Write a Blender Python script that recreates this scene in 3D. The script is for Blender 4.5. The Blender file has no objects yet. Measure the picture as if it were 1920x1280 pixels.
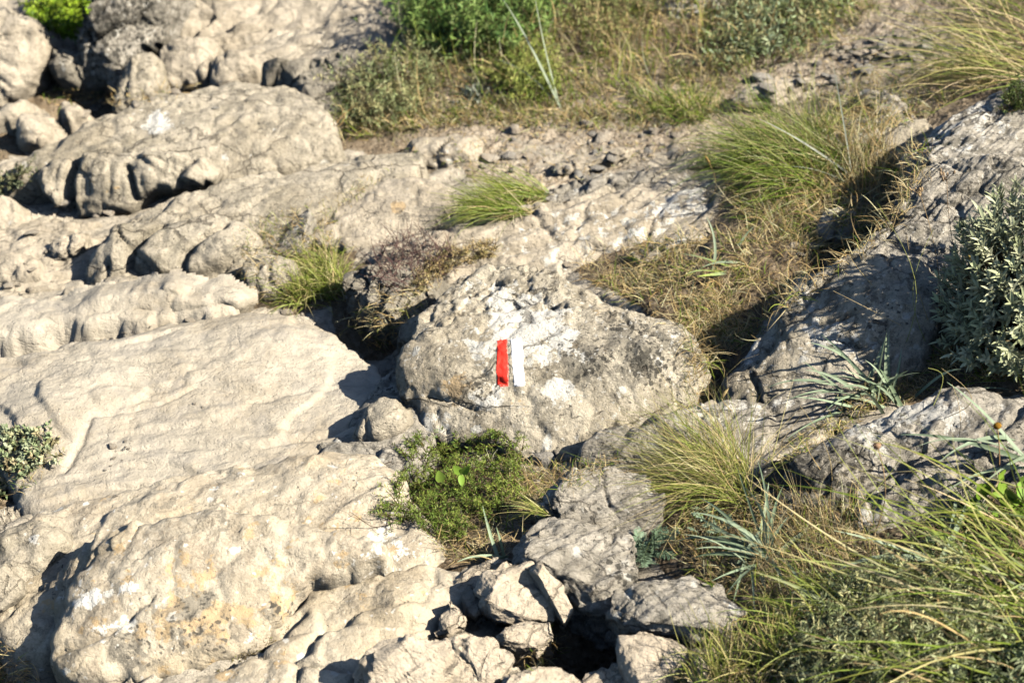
import bpy, math, random
import numpy as np
from mathutils import Vector
from mathutils.bvhtree import BVHTree

# ------------------------------------------------------------------ camera, sky, sun
SC = bpy.context.scene
COL = SC.collection
R = math.radians
PITCH = 28.0
LENS = 70.0
CAM = np.array([0.0, -4.15, 2.46])
cd = bpy.data.cameras.new('camera'); cam = bpy.data.objects.new('camera', cd); COL.objects.link(cam)
cam.location = CAM; cam.rotation_euler = (R(90 - PITCH), 0, 0)
cd.lens = LENS; cd.sensor_width = 36; cd.clip_start = 0.05; cd.clip_end = 200
cd.dof.use_dof = True; cd.dof.focus_distance = 4.62; cd.dof.aperture_fstop = 3.3
SC.camera = cam
SUN_EL, SUN_AZ = 38.0, -25.0         # azimuth measured from +X (right), minus = towards the camera
sdir = np.array([math.cos(R(SUN_EL)) * math.cos(R(SUN_AZ)), math.cos(R(SUN_EL)) * math.sin(R(SUN_AZ)), math.sin(R(SUN_EL))])
ld = bpy.data.lights.new('sun', 'SUN'); ld.energy = 5.0; ld.angle = R(0.53); ld.color = (1.0, 0.92, 0.78)
sun = bpy.data.objects.new('sun', ld); COL.objects.link(sun)
sun.rotation_euler = Vector(sdir).to_track_quat('Z', 'Y').to_euler(); sun.location = (3, -1, 4)
W = bpy.data.worlds.new('World'); SC.world = W; W.use_nodes = True
nt = W.node_tree; bg = nt.nodes['Background']
sky = nt.nodes.new('ShaderNodeTexSky'); sky.sky_type = 'NISHITA'; sky.sun_disc = False; sky.ozone_density = 5.0
sky.sun_elevation = R(SUN_EL); sky.sun_rotation = R(90 - SUN_AZ)
nt.links.new(sky.outputs[0], bg.inputs[0]); bg.inputs[1].default_value = 0.05
SC.view_settings.view_transform = 'Standard'; SC.view_settings.look = 'None'
SC.view_settings.exposure = 1.06; SC.view_settings.gamma = 1.0
SC.cycles.max_bounces = 6; SC.cycles.diffuse_bounces = 0; SC.cycles.transparent_max_bounces = 8

# ------------------------------------------------------------------ noise (numpy)
def _hash(ix, iy, iz, s):
    h = (ix.astype(np.int64) * 374761393 + iy.astype(np.int64) * 668265263 + iz.astype(np.int64) * 2147483647 + s * 974634777) & 0xFFFFFFFF
    h = ((h ^ (h >> 13)) * 1274126177) & 0xFFFFFFFF
    h = ((h ^ (h >> 16)) * 2246822519) & 0xFFFFFFFF
    h = h ^ (h >> 15)
    return (h & 0xFFFFFF) / float(0x1000000)
def vnoise(p, s=0):
    i = np.floor(p); f = p - i; f = f * f * f * (f * (f * 6 - 15) + 10)
    x, y, z = i[:, 0], i[:, 1], i[:, 2]; r = 0
    for dx in (0, 1):
        wx = f[:, 0] if dx else 1 - f[:, 0]
        for dy in (0, 1):
            wy = f[:, 1] if dy else 1 - f[:, 1]
            for dz in (0, 1):
                wz = f[:, 2] if dz else 1 - f[:, 2]
                r = r + wx * wy * wz * _hash(x + dx, y + dy, z + dz, s)
    return r * 2 - 1
_RM = np.array([[0.00, 0.80, 0.60], [-0.80, 0.36, -0.48], [-0.60, -0.48, 0.64]])
def fbm(p, oct=4, s=0, gain=0.5, ridge=False):
    a, t, n = 1.0, 0, 0
    p = np.array(p, float)
    for k in range(oct):
        v = vnoise(p, s + k)
        if ridge: v = 1 - 2 * np.abs(v)
        t = t + a * v; n += a; a *= gain; p = p @ _RM * 2.03 + 13.7
    return t / n
def worley(q, s=0):
    """2-D cells: returns nearest distance, second distance, cell id hashes and offset to the nearest seed"""
    i = np.floor(q); best = np.full(len(q), 9.0); sec = best.copy()
    off = np.zeros_like(q); idx = np.zeros_like(q)
    zero = np.zeros(len(q))
    for dx in (-1, 0, 1):
        for dy in (-1, 0, 1):
            cx, cy = i[:, 0] + dx, i[:, 1] + dy
            sx = cx + _hash(cx, cy, zero, s); sy = cy + _hash(cx, cy, zero + 1, s)
            d = np.hypot(q[:, 0] - sx, q[:, 1] - sy)
            m = d < best
            sec = np.where(m, best, np.minimum(sec, d)); best = np.where(m, d, best)
            off[m] = np.stack([q[:, 0] - sx, q[:, 1] - sy], 1)[m]; idx[m] = np.stack([cx, cy], 1)[m]
    return best, sec, off, idx
def sstep(a, b, x):
    t = np.clip((x - a) / (b - a), 0, 1); return t * t * (3 - 2 * t)

# ------------------------------------------------------------------ where a picture point meets the ground
_f = np.array([0, math.cos(R(PITCH)), -math.sin(R(PITCH))]); _u = np.array([0, math.sin(R(PITCH)), math.cos(R(PITCH))])
def ray(px, py):
    k = 36.0 / LENS / 1920
    px = np.atleast_1d(np.asarray(px, float)); py = np.atleast_1d(np.asarray(py, float))
    d = _f[None] + np.outer((px - 960) * k, [1, 0, 0]) + np.outer(-(py - 640) * k, _u)
    return d / np.linalg.norm(d, axis=1)[:, None]
def base_z(x, y):
    x = np.asarray(x, float); y = np.asarray(y, float)
    z = 0.07 * y + 0.06 * x
    z = z + 0.20 * np.log1p(np.exp((x - 0.45) * 6)) / 6
    return z
def hit_base(px, py):
    d = ray(px, py); t = np.full(len(d), 4.5)
    for _ in range(40):
        P = CAM + d * t[:, None]
        t = 0.5 * t + 0.5 * (CAM[2] - base_z(P[:, 0], P[:, 1])) / (-d[:, 2])
    return CAM + d * t[:, None]
def hit_plane(px, py, P0, n):
    d = ray(px, py); t = ((P0 - CAM) @ n) / (d @ n)
    return CAM + d * t[:, None]

# hollows and swells of the ground: picture point, radius (m), height (m)
HOLLOWS = [(1120, 1215, .17, -.30), (1190, 1230, .12, -.12), (640, 620, .14, -.07), (700, 640, .12, -.06), (1300, 700, .10, -.10), (1650, 470, .14, -.08),
           (20, 1240, .16, -.22), (200, 190, .26, -.16), (330, 170, .18, -.10), (60, 560, .3, -.01), (1240, 600, .14, .05), (1400, 500, .22, .07), (1500, 350, .25, .06),
           (900, 130, .45, .06), (1100, 60, .6, .08), (860, 960, .16, .02), (1500, 1050, .3, .02), (1750, 1150, .4, .04), (1840, 520, .25, .12),
           (620, 540, .15, .0), (40, 860, .16, -.03), (560, 60, .3, .05), (300, 740, .30, -.07), (600, 760, .25, -.07), (200, 850, .22, -.07), (450, 880, .25, -.07), (650, 900, .2, -.05), (700, 770, .20, -.06), (690, 690, .12, -.05)]
_hp = hit_base([h[0] for h in HOLLOWS], [h[1] for h in HOLLOWS])
def ground_z(x, y):
    z = base_z(x, y)
    for (a, b, r, h), P in zip(HOLLOWS, _hp):
        z = z + h * np.exp(-((x - P[0]) ** 2 + (y - P[1]) ** 2) / (r * r))
    return z

# ------------------------------------------------------------------ object helpers
def mesh_obj(name, V, F, mat, attrs=None, parent=None, smooth=True, origin=None, cols=None, uvs=None):
    V = np.asarray(V, float)
    if origin is None:
        origin = np.array([V[:, 0].mean(), V[:, 1].mean(), V[:, 2].min()]) if parent is None else np.array(parent['_o'])
    me = bpy.data.meshes.new(name)
    V = (V - origin).astype(np.float32)
    F = [np.asarray(f, np.int32) for f in (F if isinstance(F, list) else [F]) if len(f)]
    nl = sum(f.size for f in F); nf = sum(len(f) for f in F)
    me.vertices.add(len(V)); me.vertices.foreach_set('co', V.ravel())
    me.loops.add(nl); me.polygons.add(nf)
    me.loops.foreach_set('vertex_index', np.concatenate([f.ravel() for f in F]))
    tot = np.concatenate([np.full(len(f), f.shape[1], np.int32) for f in F])
    st = np.concatenate([[0], np.cumsum(tot)[:-1]]).astype(np.int32)
    me.polygons.foreach_set('loop_start', st); me.polygons.foreach_set('loop_total', tot)
    me.polygons.foreach_set('use_smooth', np.full(nf, smooth))
    me.update(calc_edges=True)
    for k, v in (attrs or {}).items():
        a = me.attributes.new(k, 'FLOAT', 'POINT'); a.data.foreach_set('value', np.asarray(v, np.float32))
    if cols is not None:
        a = me.attributes.new('tint', 'FLOAT_COLOR', 'POINT')
        c = np.ones((len(V), 4), np.float32); c[:, :3] = cols; a.data.foreach_set('color', c.ravel())
    me.materials.append(mat)
    o = bpy.data.objects.new(name, me); COL.objects.link(o)
    if parent is None: o.location = origin; OR[o.name] = origin
    else: o.parent = parent
    return o
OR = {}
def empty(name, origin):
    o = bpy.data.objects.new(name, None); COL.objects.link(o); o.location = origin; o['_o'] = [float(v) for v in origin]
    o.empty_display_size = 0.05
    return o
def tag(o, label=None, cat=None, group=None, kind=None):
    if label: o['label'] = label
    if cat: o['category'] = cat
    if group: o['group'] = group
    if kind: o['kind'] = kind
    return o

# ------------------------------------------------------------------ materials
class NT:
    def __init__(s, name):
        s.m = bpy.data.materials.new(name); s.m.use_nodes = True; s.t = s.m.node_tree
        s.b = s.t.nodes['Principled BSDF']; s.out = s.t.nodes['Material Output']
        s.co = s.t.nodes.new('ShaderNodeTexCoord').outputs['Object']
    def link(s, a, b): s.t.links.new(a, b)
    def put(s, sock, v):
        if hasattr(v, 'is_linked') or isinstance(v, bpy.types.NodeSocket): s.link(v, sock)
        else:
            try: sock.default_value = v
            except Exception: sock.default_value = (*v, 1)
    def map(s, loc=(0, 0, 0), rot=(0, 0, 0), scale=(1, 1, 1), v=None):
        n = s.t.nodes.new('ShaderNodeMapping'); s.link(v or s.co, n.inputs[0])
        n.inputs[1].default_value = loc; n.inputs[2].default_value = rot; n.inputs[3].default_value = scale
        return n.outputs[0]
    def noise(s, scale, detail=4, rough=0.55, v=None, dist=0.0, col=False):
        n = s.t.nodes.new('ShaderNodeTexNoise'); s.link(v or s.co, n.inputs['Vector'])
        n.inputs['Scale'].default_value = scale; n.inputs['Detail'].default_value = detail
        n.inputs['Roughness'].default_value = rough; n.inputs['Distortion'].default_value = dist
        return n.outputs[1] if col else n.outputs[0]
    def voro(s, scale, v=None, feat='F1', out='Distance', rnd=1.0):
        n = s.t.nodes.new('ShaderNodeTexVoronoi'); n.feature = feat; s.link(v or s.co, n.inputs['Vector'])
        n.inputs['Scale'].default_value = scale; n.inputs['Randomness'].default_value = rnd
        return n.outputs[out]
    def math(s, op, a, b=0.0, c=0.0, clamp=False):
        n = s.t.nodes.new('ShaderNodeMath'); n.operation = op; n.use_clamp = clamp
        s.put(n.inputs[0], a); s.put(n.inputs[1], b); s.put(n.inputs[2], c); return n.outputs[0]
    def ramp(s, x, lo, hi, to0=0.0, to1=1.0):
        n = s.t.nodes.new('ShaderNodeMapRange'); n.interpolation_type = 'SMOOTHSTEP'
        s.put(n.inputs[0], x); n.inputs[1].default_value = lo; n.inputs[2].default_value = hi
        n.inputs[3].default_value = to0; n.inputs[4].default_value = to1; return n.outputs[0]
    def mix(s, f, a, b, blend='MIX'):
        n = s.t.nodes.new('ShaderNodeMix'); n.data_type = 'RGBA'; n.blend_type = blend
        s.put(n.inputs[0], f); s.put(n.inputs[6], a); s.put(n.inputs[7], b); return n.outputs[2]
    def attr(s, name, col=False):
        n = s.t.nodes.new('ShaderNodeAttribute'); n.attribute_name = name
        return n.outputs['Color'] if col else n.outputs['Fac']
    def bump(s, h, dist, strength=1.0, prev=None):
        n = s.t.nodes.new('ShaderNodeBump'); s.put(n.inputs['Height'], h); n.inputs['Distance'].default_value = dist
        n.inputs['Strength'].default_value = strength
        if prev is not None: s.link(prev, n.inputs['Normal'])
        return n.outputs[0]
    def done(s, col, rough=0.9, normal=None, spec=0.25):
        s.put(s.b.inputs['Base Color'], col); s.put(s.b.inputs['Roughness'], rough)
        s.b.inputs['Specular IOR Level'].default_value = spec
        if normal is not None: s.link(normal, s.b.inputs['Normal'])
        return s.m

def rock_mat(name, a, b, c, white=0.5, dark=0.5, ochre=0.5, strata=0.0, ang=0.5, bump=1.0, spec=0.25, rough=0.88, stain=.35, spk=.75, crk=.6):
    """a, b, c base, second and weathered tones; white/dark/ochre: how much lichen of each kind without the attribute"""
    n = NT(name)
    wobble = n.t.nodes.new('ShaderNodeVectorMath'); wobble.operation = 'MULTIPLY_ADD'
    n.link(n.noise(9, 3, col=True), wobble.inputs[0]); wobble.inputs[1].default_value = (.06, .06, .06); n.link(n.co, wobble.inputs[2])
    wob2 = n.t.nodes.new('ShaderNodeVectorMath'); wob2.operation = 'MULTIPLY_ADD'
    n.link(n.noise(70, 3, .7, col=True), wob2.inputs[0]); wob2.inputs[1].default_value = (.016, .016, .016); n.link(wobble.outputs[0], wob2.inputs[2])
    wv = wob2.outputs[0]
    base = n.mix(n.ramp(n.noise(3.1, 5, .6), .38, .62), a, b)
    base = n.mix(n.math('MULTIPLY', n.ramp(n.noise(7.5, 7, .72, dist=.4), .49, .58), stain * 1.6, clamp=True), base, c)
    # veining along the beds
    sv = n.map(rot=(0.25, 0.1, -ang), scale=(2.2, 26, 20))
    st = n.noise(1.6, 6, .62, v=sv, dist=.3)
    if strata > 0:
        base = n.mix(n.math('MULTIPLY', n.ramp(st, .50, .72), strata * .75), base, tuple(x * .42 for x in c))
        base = n.mix(n.math('MULTIPLY', n.ramp(st, .47, .30), strata * .5), base, tuple(min(.8, x * 1.25) for x in a))
    base = n.mix(n.ramp(n.noise(19, 7, .72, v=n.map(loc=(2, 6, 1))), .48, .64, 0, .50 * min(1, stain * 1.6)), base, tuple(x * .72 for x in c))
    base = n.mix(n.ramp(n.noise(11, 7, .7, v=n.map(loc=(8, 1, 6))), .50, .62, 0, .55), base, tuple(min(.78, x * 1.16) for x in a))
    fine = n.noise(60, 5, .7)
    pm = n.math('MULTIPLY', n.ramp(n.noise(6.5, 5, .7, v=n.map(loc=(6, 3, 9))), .36, .62, .25, 1.0), spk)
    base = n.mix(n.math('MULTIPLY', n.ramp(fine, .47, .63, .0, .60), pm), base, tuple(x * .50 for x in c))
    f2 = n.noise(170, 4, .75, v=n.map(loc=(1, 1, 7)))
    base = n.mix(n.math('MULTIPLY', n.ramp(f2, .52, .66, 0, .60), pm), base, tuple(x * .38 for x in c))
    base = n.mix(n.math('MULTIPLY', n.ramp(f2, .46, .34, 0, .50), pm), base, tuple(min(.80, x * 1.28) for x in a))
    base = n.mix(n.ramp(n.noise(34, 4, .65, v=n.map(loc=(5, 2, 1))), .56, .74, 0, .5), base, tuple(min(.82, x * 1.3) for x in a))
    # ochre crust
    if ochre > 0 or True:
        om = n.math('ADD', n.noise(15, 6, .68, v=n.map(loc=(3.1, 7.7, 1.2))), n.math('MULTIPLY', n.attr('oc'), .30))
        base = n.mix(n.ramp(om, .75 - .17 * ochre, .80 - .17 * ochre, 0, .70), base, (.50, .35, .18))
    # grey film lichen
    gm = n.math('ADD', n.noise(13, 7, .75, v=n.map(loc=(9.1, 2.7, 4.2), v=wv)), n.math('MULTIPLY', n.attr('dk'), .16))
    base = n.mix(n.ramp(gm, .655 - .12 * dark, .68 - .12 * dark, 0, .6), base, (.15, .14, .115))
    # white crust: ragged rosettes
    wn = n.math('ADD', n.noise(17, 7, .72, v=n.map(loc=(1.3, 4.4, 8.8))), n.math('MULTIPLY', n.attr('wt'), .26))
    base = n.mix(n.ramp(wn, .728 - .13 * white, .742 - .13 * white, 0, .85), base, (.74, .72, .66))
    vd = n.voro(30, v=wv); vr = n.voro(30, v=wv, out='Color')
    spots = n.math('MULTIPLY', n.ramp(vd, .42, .30), n.ramp(n.math('ADD', n.math('MULTIPLY', vr, 1.0), n.math('MULTIPLY', n.attr('wt'), .45)), 1.00 - .30 * white, 1.04 - .30 * white))
    base = n.mix(n.math('MULTIPLY', spots, .8), base, (.72, .70, .63))
    # black lichen: small round spots in colonies
    vb = n.voro(46, v=n.map(loc=(4, 4, 4), v=wv)); vc = n.voro(46, v=n.map(loc=(4, 4, 4), v=wv), out='Color')
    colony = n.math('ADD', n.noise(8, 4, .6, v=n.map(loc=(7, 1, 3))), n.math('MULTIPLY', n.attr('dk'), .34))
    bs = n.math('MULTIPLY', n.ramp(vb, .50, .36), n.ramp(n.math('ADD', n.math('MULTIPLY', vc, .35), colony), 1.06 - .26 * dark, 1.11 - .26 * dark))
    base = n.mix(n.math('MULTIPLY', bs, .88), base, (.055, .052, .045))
    vb = n.voro(95, v=n.map(loc=(1, 8, 2), v=wv)); vc = n.voro(95, v=n.map(loc=(1, 8, 2), v=wv), out='Color')
    bs = n.math('MULTIPLY', n.ramp(vb, .46, .34), n.ramp(n.math('ADD', n.math('MULTIPLY', vc, .5), colony), 1.12 - .26 * dark, 1.16 - .26 * dark))
    base = n.mix(n.math('MULTIPLY', bs, .8), base, (.07, .065, .055))
    vs = n.voro(85, v=n.map(loc=(6, 2, 2), v=wv)); vt = n.voro(85, v=n.map(loc=(6, 2, 2), v=wv), out='Color')
    ws = n.math('MULTIPLY', n.ramp(vs, .44, .32), n.ramp(n.math('ADD', n.math('MULTIPLY', vt, .6), n.math('MULTIPLY', n.attr('wt'), .15)), .61 - .20 * white, .62 - .20 * white))
    base = n.mix(n.math('MULTIPLY', ws, .7), base, (.70, .67, .60))
    dn = n.math('ADD', n.noise(30, 7, .75, v=n.map(loc=(2, 9, 5))), n.math('MULTIPLY', n.attr('dk'), .20))
    base = n.mix(n.ramp(dn, .80 - .14 * dark, .84 - .14 * dark, 0, .82), base, (.07, .066, .055))
    # hairline joints, stained dark
    cv = n.map(rot=(.2, .1, -ang), scale=(2.6, 5.2, 5.2), v=wv)
    dcr = n.voro(1.0, v=cv, feat='DISTANCE_TO_EDGE'); cmask = n.ramp(n.noise(4.5, 3, .6, v=n.map(loc=(2, 2, 8))), .47, .56)
    cvb = n.map(rot=(.1, .3, .5 - ang), scale=(9, 15, 12), v=wv)
    dcr2 = n.voro(1.0, v=cvb, feat='DISTANCE_TO_EDGE'); cmask2 = n.ramp(n.noise(7.5, 3, .6, v=n.map(loc=(5, 9, 8))), .52, .60)
    crack = n.math('MAXIMUM', n.math('MULTIPLY', n.ramp(dcr, .016, .004), cmask), n.math('MULTIPLY', n.ramp(dcr2, .036, .010), n.math('MULTIPLY', cmask2, .8)))
    crack = n.math('MULTIPLY', crack, crk)
    base = n.mix(crack, base, (.10, .085, .065))
    # relief
    h1 = n.noise(22, 8, .66); h2 = n.noise(120, 6, .7); pit = n.ramp(n.voro(75, v=wv), .0, .34)
    nm = n.bump(h1, .024 * bump); nm = n.bump(h2, .0060 * bump, prev=nm); nm = n.bump(pit, .0030 * bump, prev=nm)
    if strata > 0: nm = n.bump(st, .020 * strata * bump, prev=nm)
    nm = n.bump(wn, .002, prev=nm)
    nm = n.bump(n.math('MULTIPLY', crack, -1.0), .010, prev=nm)
    return n.done(base, n.ramp(fine, .3, .7, rough - .1, min(1, rough + .08)), nm, spec)

CREAM, TAN, GREYW = (.60, .535, .43), (.53, .44, .325), (.41, .385, .34)
M = {}
M['worn'] = rock_mat('worn_limestone', (.47, .42, .335), (.41, .35, .26), (.36, .33, .285), white=.1, dark=-.6, ochre=.12, strata=.40, ang=.15, spk=.30, crk=.10, bump=.42, spec=.4, rough=.72, stain=.3)
M['lichen'] = rock_mat('lichened_limestone', (.50, .44, .34), (.46, .38, .26), (.37, .31, .23), white=.50, dark=.40, ochre=.72, strata=.15, ang=.5, bump=.38, spk=.8, crk=.12, stain=.45)
M['blaze'] = rock_mat('mottled_limestone', (.58, .52, .41), (.48, .415, .31), (.32, .28, .21), white=.72, dark=.5, ochre=.55, strata=.08, ang=.5, bump=1.05, stain=.5)
M['pale'] = rock_mat('pale_limestone', (.56, .49, .385), (.48, .41, .31), (.37, .32, .245), white=.3, dark=-.2, ochre=.2, strata=.25, ang=.45, spk=.45, crk=.3, bump=.9)
M['tan'] = rock_mat('weathered_tan_limestone', (.52, .46, .36), (.40, .345, .255), (.25, .225, .17), white=.25, dark=.35, ochre=.35, strata=.15, ang=1.0, bump=.9)
M['grey'] = rock_mat('grey_bedded_limestone', (.53, .485, .41), (.42, .38, .31), (.24, .215, .17), white=.65, dark=.72, ochre=.15, strata=.75, ang=.62, bump=1.2)
M['crag'] = rock_mat('dark_craggy_limestone', (.40, .36, .29), (.30, .27, .21), (.19, .17, .135), white=.25, dark=.6, ochre=.4, strata=.3, ang=.9, bump=1.3)
M['broken'] = rock_mat('freshly_broken_limestone', (.62, .53, .41), (.55, .455, .33), (.44, .39, .32), white=.1, dark=-.1, ochre=.45, strata=.35, ang=.9, spk=.5, bump=.8)

def soil_mat(name='ground_of_soil_and_bedrock'):
    m = rock_mat(name, (.61, .545, .44), (.53, .46, .355), (.42, .375, .305), white=.25, dark=-.1, ochre=.25, strata=.3, ang=.45, bump=1.0)
    n = NT.__new__(NT); n.m = m; n.t = m.node_tree; n.b = n.t.nodes['Principled BSDF']; n.out = n.t.nodes['Material Output']
    n.co = [x for x in n.t.nodes if x.type == 'TEX_COORD'][0].outputs['Object']
    rc = n.b.inputs['Base Color'].links[0].from_socket; rn = n.b.inputs['Normal'].links[0].from_socket
    c = n.mix(n.ramp(n.noise(6, 5, .6), .35, .65), (.30, .225, .14), (.18, .13, .08))
    c = n.mix(n.ramp(n.noise(50, 6, .7), .45, .7), c, (.40, .32, .225))
    c = n.mix(n.ramp(n.noise(30, 5, .7, v=n.map(loc=(3, 3, 3))), .55, .7), c, (.08, .06, .04))
    grit = n.mix(n.ramp(n.voro(60, out='Color'), .2, .8), (.66, .56, .43), (.42, .34, .25))
    c = n.mix(n.math('MULTIPLY', n.attr('dust'), n.ramp(n.noise(12, 6, .7), .2, .5), clamp=True), c, grit)
    k = n.ramp(n.math('ADD', n.attr('soil'), n.math('MULTIPLY', n.math('SUBTRACT', n.noise(14, 7, .72), .5), 1.1)), .42, .56)
    n.link(n.mix(k, rc, c), n.b.inputs['Base Color'])
    nm = n.bump(n.noise(30, 8, .75), .03); nm = n.bump(n.noise(140, 5, .7), .005, prev=nm)
    nm = n.bump(n.ramp(n.voro(60), .1, .5, 1, 0), .006, prev=nm)
    mx = n.t.nodes.new('ShaderNodeMix'); mx.data_type = 'VECTOR'; n.link(k, mx.inputs[0]); n.link(rn, mx.inputs[4]); n.link(nm, mx.inputs[5]); n.link(mx.outputs[1], n.b.inputs['Normal'])
    return m
M['soil'] = soil_mat()

def leaf_mat(name, transl=0.3, rough=0.55, spec=0.3, vary=.25):
    n = NT(name); c = n.attr('tint', True)
    c2 = n.mix(n.ramp(n.noise(25, 3), .3, .7, 0, vary), c, (.02, .022, .01), 'MIX')
    n.put(n.b.inputs['Base Color'], c2); n.b.inputs['Roughness'].default_value = rough
    n.b.inputs['Specular IOR Level'].default_value = spec
    tr = n.t.nodes.new('ShaderNodeBsdfTranslucent'); n.link(c, tr.inputs[0])
    mx = n.t.nodes.new('ShaderNodeMixShader'); mx.inputs[0].default_value = transl
    n.link(n.b.outputs[0], mx.inputs[1]); n.link(tr.outputs[0], mx.inputs[2]); n.link(mx.outputs[0], n.out.inputs[0])
    return n.m
M['grass'] = leaf_mat('grass_blades', .28, .5, .35)
M['dry'] = leaf_mat('dry_straw', .38, .8, .15, .05)
M['leaf'] = leaf_mat('leaves', .22, .55, .3)
M['felt'] = leaf_mat('felted_grey_leaves', .28, .8, .15)
M['twig'] = leaf_mat('twig_bark', .0, .9, .1, .4)

def paint_mat(name, col, rock):
    n = NT(name)
    c = n.mix(n.ramp(n.noise(60, 4, .6), .3, .75, 0, .25), col, tuple(min(.95, x * 1.2 + .03) for x in col))
    w = n.math('ADD', n.noise(110, 6, .75), n.math('MULTIPLY', n.attr('edge'), -.13))
    c = n.mix(n.ramp(w, .55, .58, 0, .8), c, rock)
    c = n.mix(n.ramp(n.noise(45, 6, .7), .5, .75, 0, .35), c, tuple(x * .6 for x in col))
    nm = n.bump(n.noise(90, 5, .7), .002)
    return n.done(c, .6, nm, .35)
M['red'] = paint_mat('red_trail_paint', (.78, .035, .018), (.50, .36, .27))
M['white'] = paint_mat('white_trail_paint', (.84, .84, .84), (.6, .57, .5))

# ------------------------------------------------------------------ rocks
ALLV, ALLF, NV = [], [], [0]          # everything solid, for placing plants on it
def solid(V, F):
    ALLV.append(V); ALLF.append(F + NV[0]); NV[0] += len(V)
def chaikin(P, it=2):
    P = np.array(P, float)
    for _ in range(it):
        Q = np.roll(P, -1, 0); P = np.stack([P * .78 + Q * .22, P * .22 + Q * .78], 1).reshape(-1, 2)
    return P
def sdist(q, P):
    """signed distance to polygon P, positive inside"""
    d = np.full(len(q), 1e9); ins = np.zeros(len(q), bool)
    for a, b in zip(P, np.roll(P, -1, 0)):
        ab = b - a; t = np.clip(((q - a) @ ab) / (ab @ ab + 1e-12), 0, 1)
        d = np.minimum(d, np.hypot(*(q - a - t[:, None] * ab).T))
        c = (a[1] > q[:, 1]) != (b[1] > q[:, 1])
        with np.errstate(divide='ignore', invalid='ignore'):
            ins ^= c & (q[:, 0] < (b[0] - a[0]) * (q[:, 1] - a[1]) / (b[1] - a[1] + 1e-15) + a[0])
    return np.where(ins, d, -d)
def linedist(q, L):
    d = np.full(len(q), 1e9)
    for a, b in zip(L[:-1], L[1:]):
        ab = b - a; t = np.clip(((q - a) @ ab) / (ab @ ab + 1e-12), 0, 1)
        d = np.minimum(d, np.hypot(*(q - a - t[:, None] * ab).T))
    return d
RSEED = [0]
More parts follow.
